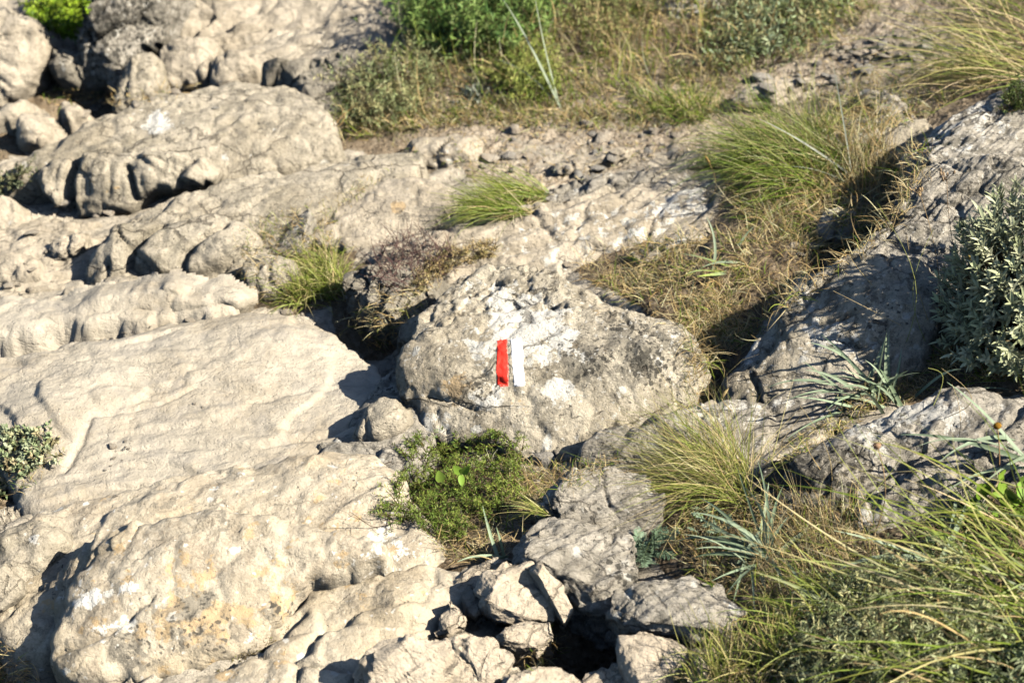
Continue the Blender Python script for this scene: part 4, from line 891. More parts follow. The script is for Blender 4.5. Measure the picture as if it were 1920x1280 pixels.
def stone_mat(name, a, b):
    n = NT(name); rnd = n.t.nodes.new('ShaderNodeObjectInfo').outputs['Random']
    c = n.mix(n.ramp(n.noise(2.2, 5, .65), .35, .65), a, b); c = n.mix(n.math('MULTIPLY', rnd, .35), c, (.38, .31, .24))
    c = n.mix(n.ramp(n.noise(7, 5, .7), .5, .75, 0, .5), c, tuple(x * .5 for x in b))
    return n.done(c, .9, n.bump(n.noise(5, 7, .7), .02), .2)
SMAT = {'pale': stone_mat('loose_pale_stone', (.62, .56, .46), (.52, .44, .34)), 'grey': stone_mat('loose_grey_stone', (.48, .46, .42), (.36, .34, .30))}
for a in [
    (919, 299, .075, 'flat white stone lying right of the rounded cream boulder', 'pale', .6), (965, 246, .055, 'pointed white stone above the gravel path, behind the cream boulder', 'pale', 1.2), (955, 296, .06, 'grey stone with a dark shaded side next to the flat white stone', 'grey', 1),
    (1148, 295, .055, 'upright grey-cream stone on the gravel, right of the path', 'grey', 1.2), (1130, 262, .08, 'low light stone in the gravel below the grass', 'pale', .6), (1100, 235, .06, 'small light stone at the grass edge above the gravel', 'pale', 1),
    (1085, 330, .05, 'grey stone on the broken rim below the gravel path', 'grey', 1), (1120, 318, .07, 'brown-grey stone lodged above the jagged outcrop', 'grey', .8), (1428, 150, .10, 'broad half-buried grey stone at the start of the upper gravel', 'grey', .5),
    (1440, 168, .08, 'dull grey stone just below the broad half-buried one', 'grey', .6), (1735, 90, .07, 'grey stone at the right end of the upper gravel', 'grey', 1.1), (1720, 110, .08, 'pale stone beneath the grass tips, upper right', 'pale', .7),
    (1625, 135, .08, 'grey pebbly stone in shadow below the upper gravel', 'grey', .8), (1430, 505, .0, '', 'pale', 1),
    (1488, 462, .045, 'white stone in the dry grass above the half-shaded boulder', 'pale', 1), (1520, 463, .06, 'larger white stone beside the white one above the half-shaded boulder', 'pale', .8), (1500, 480, .035, 'small white stone below the pair in the dry grass', 'pale', 1),
    (537, 588, .045, 'small pinkish-cream stone at the foot of the yellow-green tuft', 'pale', .9), (566, 590, .022, 'tiny stone right of the pinkish-cream one', 'pale', 1), (358, 600, .04, 'thin flat white stone on the upper rim of the worn slab', 'pale', .4),
    (210, 838, .030, 'little white stone in the dusty hollow of the worn slab', 'pale', .8), (235, 828, .014, 'tiny pebble right of the little white stone', 'pale', 1), (365, 757, .013, 'tiny pale pebble in the middle of the worn slab', 'pale', 1), (380, 764, .012, 'tiny pebble just below the pale one, middle of the worn slab', 'pale', 1),
    (82, 860, .045, 'white stone lying in the feathery herb at the left edge', 'pale', .8), (1065, 498, .030, 'white pebble in the dead grass on top of the painted rock', 'pale', .7), (1005, 905, .03, 'white pebble at the right side of the green herb cushion', 'pale', .7),
    (1020, 868, .075, 'dark mottled grey stone right of the green herb cushion', 'grey', 1), (1045, 850, .03, 'small cream stone at the foot of the painted rock', 'pale', 1), (908, 313, .03, 'small stone on the damp dark soil right of the cream boulder', 'pale', 1), (880, 320, .02, 'tiny stone on the damp dark soil by the cream boulder', 'pale', 1),
    (890, 1178, .03, 'small chip of stone in the cleft beside the wedge stone', 'pale', .8), (905, 1168, .02, 'tiny chip beside the small chip in the cleft', 'pale', 1), (120, 385, .06, 'pale stone leaning on the foot of the cleft boulder', 'pale', 1), (205, 398, .06, 'cream stone under the lobes of the cleft boulder', 'pale', 1), (180, 405, .045, 'smaller cream stone left of the one under the lobes of the cleft boulder', 'pale', 1),
    (60, 440, .07, 'flat cream stone on the upper path', 'pale', .6), (15, 540, .05, 'small cream stone at the left edge of the step', 'pale', .8), (330, 175, .05, 'pebble in the brown gully beside the cleft boulder', 'pale', 1), (160, 215, .05, 'small cream stone in the shaded gully', 'pale', 1)]:
    if a[2]: stone(a[0], a[1], a[2], a[3], a[4], flat=a[5])
_rg = np.random.default_rng(77)
def pebbles(poly, n, s0, s1, label, group, mat='pale'):
    for x, y in scatter(poly, n, _rg): stone(float(x), float(y), float(s0 + (s1 - s0) * _rg.random() ** 2.2), label, mat if _rg.random() < .75 else 'grey', group, flat=.8)
pebbles([(900, 290), (960, 250), (1100, 240), (1230, 240), (1300, 215), (1290, 250), (1150, 320), (1050, 340), (960, 330)], 75, .012, .045, 'loose pale pebble in the gravel of the path left of the big arching tuft', 'pebbles on the lower gravel')
pebbles([(1560, 100), (1620, 70), (1720, 60), (1760, 80), (1720, 110), (1640, 115), (1570, 118)], 60, .018, .055, 'loose cream pebble in the bright gravel patch at upper right', 'pebbles of the upper gravel patch')
pebbles([(1380, 180), (1420, 140), (1560, 110), (1700, 120), (1650, 150), (1500, 170)], 40, .015, .05, 'loose stone in the stony strip between the tuft and the bright gravel', 'stones of the middle gravel strip', 'grey')
pebbles([(0, 540), (60, 480), (120, 440), (140, 500), (60, 560)], 14, .012, .035, 'small pebble on the flat upper path at the left edge', 'pebbles on the left path')
pebbles([(100, 655), (220, 625), (320, 600), (200, 640)], 16, .006, .014, 'tiny pebble in the dusty groove below the step', 'pebbles in the dusty groove')
pebbles([(170, 890), (210, 850), (260, 815), (240, 870)], 14, .005, .014, 'tiny pebble in the dusty hollow by the feathery herb', 'pebbles in the dusty hollow')
pebbles([(430, 410), (480, 150), (90, 150), (80, 210), (300, 200)], 1, .03, .04, 'lone pebble high in the brown gully', 'gully pebbles')
pebbles([(100, 190), (220, 190), (320, 160), (260, 205), (150, 225)], 12, .02, .05, 'small stone on the brown soil of the gully', 'small stones in the gully')

# green and yellow grass tufts
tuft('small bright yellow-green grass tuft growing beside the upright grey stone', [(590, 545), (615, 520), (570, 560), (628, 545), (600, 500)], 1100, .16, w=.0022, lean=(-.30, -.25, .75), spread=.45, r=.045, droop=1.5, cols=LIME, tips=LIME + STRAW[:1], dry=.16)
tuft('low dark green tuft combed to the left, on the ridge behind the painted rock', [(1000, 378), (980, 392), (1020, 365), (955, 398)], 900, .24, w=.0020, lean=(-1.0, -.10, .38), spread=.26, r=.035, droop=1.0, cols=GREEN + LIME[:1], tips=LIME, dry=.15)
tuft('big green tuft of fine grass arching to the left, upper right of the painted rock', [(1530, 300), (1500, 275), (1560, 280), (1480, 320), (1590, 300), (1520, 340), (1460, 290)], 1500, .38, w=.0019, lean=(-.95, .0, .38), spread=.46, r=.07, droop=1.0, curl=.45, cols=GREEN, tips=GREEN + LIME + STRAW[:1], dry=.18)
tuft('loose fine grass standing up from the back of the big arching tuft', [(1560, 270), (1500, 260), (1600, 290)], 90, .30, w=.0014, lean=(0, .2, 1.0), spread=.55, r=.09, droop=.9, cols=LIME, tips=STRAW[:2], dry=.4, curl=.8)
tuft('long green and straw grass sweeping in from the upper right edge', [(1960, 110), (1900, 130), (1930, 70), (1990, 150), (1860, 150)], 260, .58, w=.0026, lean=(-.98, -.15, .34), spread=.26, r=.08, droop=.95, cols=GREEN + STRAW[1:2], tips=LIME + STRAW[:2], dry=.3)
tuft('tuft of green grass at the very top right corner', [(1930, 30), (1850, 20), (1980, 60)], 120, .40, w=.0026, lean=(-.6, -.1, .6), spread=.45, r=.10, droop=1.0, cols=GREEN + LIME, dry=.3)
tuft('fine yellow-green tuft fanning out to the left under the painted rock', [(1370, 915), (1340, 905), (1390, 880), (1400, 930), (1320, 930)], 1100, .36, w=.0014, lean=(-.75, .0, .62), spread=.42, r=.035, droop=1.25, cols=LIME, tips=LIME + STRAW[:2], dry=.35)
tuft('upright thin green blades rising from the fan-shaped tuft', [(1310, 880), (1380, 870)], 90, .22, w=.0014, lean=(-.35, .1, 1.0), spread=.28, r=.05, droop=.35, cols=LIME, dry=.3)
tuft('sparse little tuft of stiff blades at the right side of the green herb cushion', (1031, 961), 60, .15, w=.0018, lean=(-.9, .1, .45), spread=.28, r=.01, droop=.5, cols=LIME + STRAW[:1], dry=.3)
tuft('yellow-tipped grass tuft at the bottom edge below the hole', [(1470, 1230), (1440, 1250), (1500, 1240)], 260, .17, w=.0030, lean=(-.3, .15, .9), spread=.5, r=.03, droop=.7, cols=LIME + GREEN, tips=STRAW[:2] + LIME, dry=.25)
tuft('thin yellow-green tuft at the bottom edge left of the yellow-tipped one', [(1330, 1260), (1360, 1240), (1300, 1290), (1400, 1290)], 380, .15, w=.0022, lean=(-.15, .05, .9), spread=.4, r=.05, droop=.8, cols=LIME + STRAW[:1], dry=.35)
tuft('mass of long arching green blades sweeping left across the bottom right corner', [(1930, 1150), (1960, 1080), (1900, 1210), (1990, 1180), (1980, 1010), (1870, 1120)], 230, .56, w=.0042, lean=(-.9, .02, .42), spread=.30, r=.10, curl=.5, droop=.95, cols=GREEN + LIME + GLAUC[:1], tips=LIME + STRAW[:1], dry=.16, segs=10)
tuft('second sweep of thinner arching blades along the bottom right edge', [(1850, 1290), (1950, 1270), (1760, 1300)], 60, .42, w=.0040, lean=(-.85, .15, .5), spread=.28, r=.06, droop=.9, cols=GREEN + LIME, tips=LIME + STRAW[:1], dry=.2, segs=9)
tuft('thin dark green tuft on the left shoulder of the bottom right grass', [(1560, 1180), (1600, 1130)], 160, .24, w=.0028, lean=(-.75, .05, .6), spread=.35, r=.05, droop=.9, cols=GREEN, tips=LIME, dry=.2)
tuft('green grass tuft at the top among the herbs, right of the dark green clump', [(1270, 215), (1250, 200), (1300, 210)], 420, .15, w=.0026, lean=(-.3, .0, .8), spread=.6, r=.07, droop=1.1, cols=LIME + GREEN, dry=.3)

# broad blue-green leaves
def rosette(label, px, py, dirs, L, w, cols=GLAUC, name='broad_leaved_plant', cat='plant', droop=.9, fold=.35, r=.012, mat='leaf'):
    rng = nrng(); g = G(); P0, _ = at(px, py); n = len(dirs); D = np.array(dirs, float)
    LL = L * np.linalg.norm(D, axis=1); P = P0 + rng.normal(size=(n, 3)) * r * [1, 1, .1]; P[:, 2] -= .005
    g.ribbons(P, D, LL, w * rng.uniform(.75, 1.2, n), mixc(cols, n, rng) * .85, mixc(cols, n, rng), rng, droop=droop * rng.uniform(.6, 1.3, n), curl=.25, segs=9, fold=fold, side=np.tile([0, -.55, .85], (n, 1)) + rng.normal(size=(n, 3)) * .35)
    return tag(g.obj(name, mat, origin=P0), label, cat)
def fan(rng, n, mean, sp): 
    D = np.array(mean) + rng.normal(size=(n, 3)) * sp; D[:, 2] = np.abs(D[:, 2]) + .08
    return unit(D) * rng.uniform(.55, 1.0, (n, 1))
_r = np.random.default_rng(5)
rosette('spreading blue-green strap leaves in front of the half-shaded boulder', 1650, 745, np.concatenate([fan(_r, 30, (-.8, -.05, .45), (.35, .45, .3)), fan(_r, 18, (-.1, .1, .7), (.6, .4, .2))]), .24, .0095, r=.035)
rosette('blue-green strap leaves radiating in the dry grass below the fan-shaped tuft', 1435, 1048, np.concatenate([fan(_r, 18, (-.85, .1, .35), (.2, .4, .15)), fan(_r, 8, (.1, .6, .6), (.4, .2, .2)), fan(_r, 6, (-.2, -.9, .25), (.3, .1, .1))]), .22, .0090, r=.02)
rosette('four curved blue-green leaves at the foot of the green herb cushion', 942, 1042, [(-.75, -.35, .45), (-.30, .55, .6), (-.35, -.45, .25), (-.1, .25, .45)], .15, .008)
rosette('two long pale silvery leaves standing in the dry grass by the big tuft', 1603, 340, [(-.8, .15, .55), (-.22, .3, 1.0), (-.5, -.1, .3)], .34, .006, cols=[(.50, .52, .44), (.42, .47, .38)], droop=.5)
rosette('pair of long pale leaves bending left among the herbs at the top', 1052, 200, [(-.45, .1, .95), (-.3, .12, 1.0), (-.38, .3, .5)], .38, .008, cols=[(.42, .47, .36), (.36, .42, .30)], droop=.5)
rosette('strap leaves lying in the dry grass above the cleft of the painted rock', 1370, 500, [(-.8, -.1, .3), (-.6, -.45, .35), (.15, .3, .8), (.25, .1, .6), (-.9, .15, .25), (-.4, -.7, .2)], .17, .009, cols=GLAUC + LIME[:1], r=.03)
rosette('blue-green strap leaves at the right edge below the leafy shrub', 1930, 850, [(-.9, .0, .35), (-.8, -.4, .4), (-.6, .4, .6), (-.9, -.2, .25), (-.7, -.65, .3), (-1, .2, .3), (-.5, -.6, .5)], .26, .010, r=.04)
rosette('a few broad bent blades crossing the lower right grass', 1700, 1160, [(-.8, .2, .45), (-.6, .35, .5), (.5, .3, .5), (.7, .5, .5), (-.9, .1, .2)], .26, .011, cols=GLAUC + LIME[1:2], r=.05)
rosette('pale folded leaf blades behind the bottom right grass', 1780, 1060, [(-.9, -.1, .3), (-1, .1, .25), (.5, .6, .5), (.3, .7, .6)], .25, .012, cols=GLAUC, r=.03)

# ------------------------------------------------------------------ needle-leaved cushions
def sprigs(g, P, D, L, rng, nl=22, ll=.010, lw=.0022, cols=GREEN, stemc=(.12, .08, .04), droop=.3, segs=5, ang=.9, leaf=True, fold=0, lseg=2):
    """stems with short leaves all along them"""
    n = len(P); D = unit(D); cv = rng.normal(size=(n, 3)) * .5; p = P.copy(); pts = [p]; dirs = [D]
    ds = (np.broadcast_to(L, n) / segs)[:, None]
    for k in range(segs):
        p = p + D * ds; D = unit(D + cv / segs + np.array([0, 0, -1.]) * droop / segs); pts.append(p); dirs.append(D)
    pts = np.stack(pts, 1); dirs = np.stack(dirs, 1)
    m = nl; t = rng.uniform(.15, 1.0, (n, m)) * segs; i = np.minimum(t.astype(int), segs - 1); f = (t - i)[..., None]
    ii = np.arange(n)[:, None]
    Q = pts[ii, i] * (1 - f) + pts[ii, i + 1] * f; T = dirs[ii, i]
    Rn = rng.normal(size=(n, m, 3)); Rn = Rn - (Rn * T).sum(-1, keepdims=True) * T; E = unit(T * (1 - ang * .6) + unit(Rn) * ang)
    Q = Q.reshape(-1, 3); E = E.reshape(-1, 3); N = len(Q)
    cc = mixc(cols, n, rng).repeat(m, 0) * rng.uniform(.75, 1.25, (N, 1))
    g.ribbons(Q, E, ll * rng.uniform(.6, 1.2, N), lw * rng.uniform(.7, 1.2, N), cc, cc * 1.1, rng, droop=.1, curl=.3, segs=lseg, leaf=leaf, fold=fold)
    return pts
def stems(g, pts, r, c, rng):
    n, m, _ = pts.shape; D = unit(pts[:, 1] - pts[:, 0]); S = unit(rng.normal(size=(n, 3)))
    for S_ in (S, unit(np.cross(D, S))):
        a = unit(np.cross(D, S_))
        w = np.linspace(r, r * .4, m)[None, :, None]
        V = np.stack([pts - a[:, None] * w, pts + a[:, None] * w], 2).reshape(n, -1, 3); idx = np.arange(n)[:, None] * 2 * m
        F = np.concatenate([idx + np.array([[2 * k, 2 * k + 1, 2 * k + 3, 2 * k + 2]]) for k in range(m - 1)])
        g.add(V.reshape(-1, 3), F, np.broadcast_to(c, (n * 2 * m, 3)))
def cushion(label, poly, n, L, name='herb_cushion', cat='low shrub', cols=GREEN, lean=(-.1, -.1, .8), spread=.5, nl=24, ll=.010, lw=.0022, lift=0.0, mat='leaf', stemc=(.14, .09, .05), ang=.9, fold=0, lseg=2, droop=.4, group=None, dome=0.0):
    rng = nrng(); q = scatter(poly, n, rng); P, N = ats(q)
    D = np.array(lean) + rng.normal(size=(n, 3)) * spread * [1, 1, .5]; D[:, 2] = np.abs(D[:, 2])
    c = np.array(poly, float).mean(0); O, _ = at(*c); r = max(np.ptp(P[:, 0]), .02) / 2
    k = np.clip(1 - ((P[:, 0] - O[0]) / r) ** 2, 0, 1) * dome
    P = P + np.stack([0 * k, 0 * k, k * rng.uniform(0, 1, n)], 1)
    e = empty(name, O); tag(e, label, cat, group)
    gl, gs = G(), G()
    pts = sprigs(gl, P, D, L * rng.uniform(.5, 1.1, n), rng, nl=nl, ll=ll, lw=lw, cols=cols, ang=ang, fold=fold, lseg=lseg, droop=droop)
    stems(gs, pts, .0011, stemc, rng)
    gl.obj('foliage', mat, e); gs.obj('stems', 'twig', e)
    return e
cushion('green needle-leaved herb cushion spilling over the rock below the paint marks', [(715, 970), (730, 930), (760, 890), (760, 840), (820, 815), (880, 830), (930, 815), (980, 830), (985, 880), (975, 940), (900, 985), (860, 1020), (815, 1010), (780, 985)], 620, .060, nl=26, ll=.011, lw=.0018, cols=[(.22, .31, .05), (.15, .24, .04), (.30, .36, .07)], spread=.6, lean=(-.25, -.15, .7))
cushion('thin reddish heath twigs on the craggy rock left of the painted rock', [(690, 500), (720, 460), (780, 440), (850, 460), (870, 490), (820, 540), (760, 560), (720, 540)], 230, .085, nl=7, ll=.006, lw=.0016, cols=[(.30, .22, .17), (.40, .32, .20), (.22, .15, .13)], stemc=(.20, .12, .11), spread=.6, name='heath_shrub', lean=(-.2, -.1, .8))
cushion('mossy dry yellow cushion on the ridge just left of the painted rock top', [(800, 490), (850, 470), (930, 455), (930, 480), (870, 500), (810, 530), (770, 560), (780, 520)], 300, .035, nl=10, ll=.012, lw=.0014, cols=STRAW[:2] + [(.30, .28, .10)], spread=.7, mat='dry')
cushion('dark green bushy clump at the top centre', [(770, 70), (790, 0), (880, -40), (1010, -40), (1060, 20), (1030, 80), (950, 120), (860, 110), (800, 110)], 560, .24, name='bush', cat='bush', nl=34, ll=.028, lw=.0050, cols=[(.17, .29, .07), (.25, .37, .09), (.10, .20, .05), (.30, .40, .12)], spread=.38, lean=(-.3, -.05, .9))
cushion('grey-green bushy clump left of the dark green one at the top', [(640, 220), (660, 170), (730, 130), (790, 120), (830, 160), (800, 220), (720, 245), (660, 250)], 300, .15, name='bush', cat='bush', nl=24, ll=.020, lw=.0030, cols=[(.36, .42, .19), (.28, .34, .15), (.55, .50, .24)], spread=.5, lean=(-.3, 0, .8))
cushion('yellow-green bushy clump under the pair of long pale leaves', [(930, 130), (980, 105), (1040, 120), (1060, 170), (1010, 200), (950, 190)], 260, .12, name='bush', cat='bush', nl=24, ll=.018, lw=.0028, cols=[(.36, .45, .09), (.28, .37, .08), (.48, .50, .14)], spread=.5)
cushion('sparse brown and green bush at the top, left of the white-grey stone', [(1060, 60), (1090, -30), (1200, -40), (1220, 30), (1180, 90), (1100, 110)], 260, .20, name='bush', cat='bush', nl=16, ll=.022, lw=.0034, cols=[(.28, .34, .11), (.55, .42, .20), (.34, .38, .14)], spread=.5)
cushion('tangled brown-green bush with dark hollows at the top right', [(1330, 130), (1370, 60), (1400, 0), (1480, -40), (1600, -30), (1560, 50), (1500, 110), (1420, 140)], 420, .17, name='bush', cat='bush', nl=16, ll=.026, lw=.0042, cols=[(.32, .40, .16), (.50, .42, .20), (.42, .52, .32), (.18, .24, .09)], spread=.55)
cushion('short green herb clump on the grey rock at the right edge', [(1880, 200), (1890, 165), (1940, 150), (1980, 170), (1970, 215), (1910, 215)], 160, .055, nl=22, ll=.011, lw=.0022, cols=[(.08, .12, .03), (.12, .16, .04)], spread=.5)
cushion('bright green leafy bush between the corner boulder and the streaked boulder', [(78, 50), (88, 5), (100, -50), (150, -60), (158, -10), (160, 30), (140, 62), (105, 76)], 320, .12, name='bush', cat='bush', nl=26, ll=.018, lw=.010, cols=[(.24, .38, .02), (.34, .46, .04), (.12, .22, .015)], spread=.5, lean=(.05, -.4, .6))
cushion('silvery rosette of small leaves in the dry grass at the top', [(860, 185), (880, 168), (920, 172), (920, 190), (880, 196)], 26, .03, nl=14, ll=.022, lw=.008, cols=[(.40, .44, .36), (.34, .38, .31)], spread=.5, mat='felt')
cushion('feathery grey-green herb at the left edge of the slab', [(-30, 940), (-30, 820), (0, 802), (60, 806), (110, 830), (100, 865), (60, 890), (20, 925)], 150, .05, nl=18, ll=.013, lw=.0075, cols=[(.34, .42, .22), (.46, .52, .33), (.24, .31, .14), (.5, .42, .24)], spread=.95)
cushion('small grey-green sprigs at the left edge below the cleft boulder', [(-20, 350), (0, 330), (50, 320), (60, 345), (20, 365), (-20, 370)], 50, .06, nl=14, ll=.016, lw=.005, cols=[(.17, .20, .11), (.22, .22, .11)], spread=.6)
cushion('thick grey-green feathery herb filling the bottom edge right of centre', [(1480, 1290), (1500, 1220), (1560, 1160), (1640, 1110), (1740, 1100), (1820, 1130), (1840, 1200), (1820, 1300)], 900, .10, dome=.05, nl=26, ll=.017, lw=.0024, cols=[(.46, .52, .26), (.56, .60, .34), (.30, .37, .15), (.62, .58, .28)], spread=.55, lean=(-.2, 0, .8))
cushion('grey-green feathery herb in the very bottom right corner', [(1800, 1290), (1830, 1200), (1900, 1180), (1990, 1200), (1990, 1300)], 240, .08, nl=18, ll=.020, lw=.006, cols=[(.30, .37, .18), (.38, .43, .24), (.20, .26, .11)], spread=.6)

# leafy shrub on the right: stems end in rosettes of thick grey-green leaves
def leafy_shrub(label, px, py, rad, n, cols, name='leafy_shrub'):
    rng = nrng(); O, _ = at(px, py); e = empty(name, O); tag(e, label, 'shrub'); gl, gs = G(), G()
    d = unit(rng.normal(size=(n, 3)) * [1, 1, 1] + [-.25, -.35, .35]); d[:, 2] = np.abs(d[:, 2]) * 1.0
    rr = rng.uniform(.72, 1.03, (n, 1)) * (1 + .13 * vnoise(d * 2.7 + 3, 77)[:, None])
    T = O + d * rr * np.array(rad)
    B = O + d * np.array(rad) * .25 * rng.uniform(.2, 1, (n, 1))
    t = np.linspace(0, 1, 5)[None, :, None]; pts = B[:, None] * (1 - t) + T[:, None] * t + (np.sin(t * math.pi) * [0, 0, -.02])
    stems(gs, pts, .0018, (.20, .16, .09), rng)
    m = 11; up = unit(d + np.array([-.1, -.1, .55])); 
    k = np.arange(m); ph = k * 2.4
    Q = (T[:, None] - up[:, None] * (k / m * .035)[None, :, None]).reshape(-1, 3)
    a = unit(np.cross(up, rng.normal(size=(n, 3)))); b = np.cross(up, a)
    out = np.cos(ph)[None, :, None] * a[:, None] + np.sin(ph)[None, :, None] * b[:, None]
    E = unit(up[:, None] * (1.15 - k / m * .8)[None, :, None] + out * .9).reshape(-1, 3)
    N = len(Q); cc = mixc(cols, n, rng, jit=.25).repeat(m, 0) * rng.uniform(.85, 1.15, (N, 1))
    gl.ribbons(Q, E, .028 * rng.uniform(.5, 1.25, N), .0074 * rng.uniform(.7, 1.25, N), cc * .85, cc, rng, droop=.25, curl=.15, segs=5, leaf=True, fold=.3, side=np.broadcast_to(up[:, None], (n, m, 3)).reshape(-1, 3) + .1)
    gl.obj('foliage', 'felt', e); gs.obj('stems', 'twig', e)
    return e
leafy_shrub('dense grey-green shrub with small thick oval leaves at the right edge', 1930, 625, (.235, .26, .40), 760, [(.62, .66, .42), (.56, .61, .36), (.70, .71, .48), (.46, .51, .28)])

# feathery plant with divided leaves
def fern_leafed(label, px, py, n, L, cols, name='feathery_plant', spread=(.6, .5, .35)):
    rng = nrng(); O, _ = at(px, py); g = G()
    P = O + rng.normal(size=(n, 3)) * [.022, .022, 0]; D = unit(rng.normal(size=(n, 3)) * spread + [-.1, -.15, .6]); LL = L * rng.uniform(.6, 1.1, n); S = unit(np.cross(D, rng.normal(size=(n, 3)) * .3 + [0, 0, 1.]))
    m = 12; segs = 17; p = P.copy(); Dk = D.copy(); cc = mixc(cols, n, rng)
    for k in range(segs):
        p = p + Dk * (LL / segs)[:, None]; Dk = unit(Dk + np.array([0, 0, -.9]) / segs)
        a = unit(np.cross(Dk, np.cross(S, Dk)))
        if k < 2: continue
        ll = LL * .26 * math.sin(math.pi * (k - 1) / segs * .92 + .25)
        for sg in (-1, 1): g.ribbons(p, unit(a * sg + Dk * .55 + rng.normal(size=(n, 3)) * .18), ll, ll * .16 + .001, cc, cc * 1.1, rng, droop=.2, curl=.1, segs=3, leaf=True, side=np.cross(a, Dk))
    g.ribbons(P, D, LL, .0022, cc * .8, cc, rng, droop=.9, curl=0, segs=8)
    return tag(g.obj(name, 'leaf', origin=O), label, 'plant')
fern_leafed('blue-green plant with feathery divided leaves on the shaded ridged slab', 1205, 1035, 60, .070, [(.26, .38, .25), (.33, .46, .31), (.20, .30, .18)])
fern_leafed('small feathery blue-green sprig in the middle of the fan-shaped tuft', 1340, 985, 16, .05, [(.26, .37, .25), (.33, .44, .29)])
fern_leafed('dull green feathery leaves among the grass at the right edge', 1830, 1000, 22, .09, [(.12, .18, .07), (.18, .24, .10)])

# broad bright leaves
def broadleaf(label, px, py, leaves, cols, name='broad_leaved_plant', cat='plant', w=.55, mat='leaf', up=.04):
    rng = nrng(); O, _ = at(px, py); g = G()
    for (lx, ly, L, dx, dz, h) in leaves:
        d = ray(lx, ly)[0]; t = (O[1] - CAM[1] - .01) / d[1]; P = CAM + d * t; c = mixc(cols, 1, rng)
        g.tube([O, (O + P) / 2 + [0, 0, .004], P], .0012, .0009, (.14, .20, .04))
        g.ribbons(P[None], np.array([[dx, -.25, dz]]), L, L * w, c * .9, c, rng, droop=h, curl=.05, segs=8, leaf=True, fold=.25, side=np.array([[.15, -1., .35]]))
    return tag(g.obj(name, mat, origin=O), label, cat)
BR = [(.22, .36, .05), (.28, .42, .07)]
broadleaf('bright green seedling with three broad leaves in the herb cushion', 862, 925, [(863, 888, .035, -.35, .8, .2), (866, 888, .034, .45, .75, .2), (864, 890, .028, .05, -.3, .2), (826, 903, .040, -.05, 1, .1), (858, 918, .018, -.5, .3, .2)], BR, name='seedling')
_r = np.random.default_rng(8)
broadleaf('vivid green plant with broad pointed leaves at the right edge in shade', 1880, 970,
          [(x + _r.uniform(-8, 8), y, .045 * _r.uniform(.7, 1.15), _r.uniform(-.9, .9), _r.uniform(-.3, .9), .4) for x, y in [(1850, 930), (1870, 905), (1895, 915), (1880, 940), (1900, 950), (1865, 960), (1890, 890), (1915, 930), (1840, 945), (1875, 925), (1905, 900), (1860, 990), (1895, 985), (1920, 965), (1925, 905), (1850, 1010), (1885, 1005)]],
          [(.20, .36, .03), (.28, .44, .05), (.12, .24, .03)], w=.75)

# ------------------------------------------------------------------ single stalks, seed heads, bare twigs
def stalk(label, base, tip, c=(.42, .30, .14), r=.0011, head=None, bend=.03, name='dry_stalk', cat='stalk', group=None, tipfwd=.0):
    rng = nrng(); P, _ = at(*base); d = ray(*tip)[0]; t = (P[1] - tipfwd - CAM[1]) / d[1]; T = CAM + d * t
    s_ = np.linspace(0, 1, 9)[:, None]; side = np.array([rng.uniform(-1, 1), rng.uniform(-1, 1), .2]) * bend
    pts = P * (1 - s_) + T * s_ + np.sin(s_ * math.pi) * side
    if head is None:
        g = G(); g.tube(pts, r, r * .5, c); return tag(g.obj(name, 'twig', origin=P), label, cat, group)
    e = empty(name, P); tag(e, label, cat, group); g = G(); g.tube(pts, r, r * .6, c); g.obj('stem', 'twig', e); g = G(); ax = pts[-1] - pts[-2]
    kind, hc = head
    if kind == 'spike':
        g.blob(T, .0035, hc, rng, ax, stretch=4.2, rough=.3, n=(12, 7))
    elif kind == 'ball':
        g.blob(T, .0085, hc, rng, ax, stretch=.85, rough=.12, n=(9, 12))
        nn = 26; g.ribbons(np.tile(T, (nn, 1)), rng.normal(size=(nn, 3)) + unit(ax) * .6, .012, .0022, hc, np.array(hc) * .7, rng, droop=.1, segs=2)
    else:
        for k in range(6):
            o = rng.normal(size=3) * .010; g.tube([T - unit(ax) * .012, T + o], .0007, .0005, c); g.blob(T + o, .0030, hc, rng, unit(ax) + o * 30, stretch=1.9, rough=.25, n=(6, 6))
    g.obj('seed_head', 'dry', e); return e
stalk('dry stalk with a branched seed cluster in front of the leafy shrub', (1760, 600), (1722, 355), c=(.40, .28, .15), head=('cluster', (.52, .38, .22)))
stalk('taller dry stalk with a branched seed cluster touching the leafy shrub', (1815, 560), (1775, 330), c=(.36, .24, .14), head=('cluster', (.46, .34, .22)))
stalk('orange dried flower ball on a stalk at the right edge', (1872, 900), (1870, 798), c=(.35, .22, .10), r=.0018, head=('ball', (.42, .22, .03)))
stalk('small pinkish seed ball on a tall thin stem over the grass', (1640, 1000), (1645, 835), c=(.42, .28, .15), r=.0014, head=('ball', (.50, .32, .20)))
stalk('straw-coloured seed spike leaning over the striated slab', (1372, 770), (1358, 738), c=(.5, .38, .2), head=('spike', (.58, .44, .22)))
stalk('upright seed spike in front of the leafy shrub leaves', (1822, 690), (1820, 490), c=(.45, .30, .14), head=('spike', (.48, .36, .12)))
stalk('thin seed spike rising beside the strap leaves', (1538, 880), (1537, 800), c=(.45, .33, .16), head=('spike', (.55, .42, .20)))
stalk('small dangling dry spike above the cleft right of the painted rock', (1330, 380), (1327, 300), c=(.45, .30, .14), head=('spike', (.50, .32, .12)))
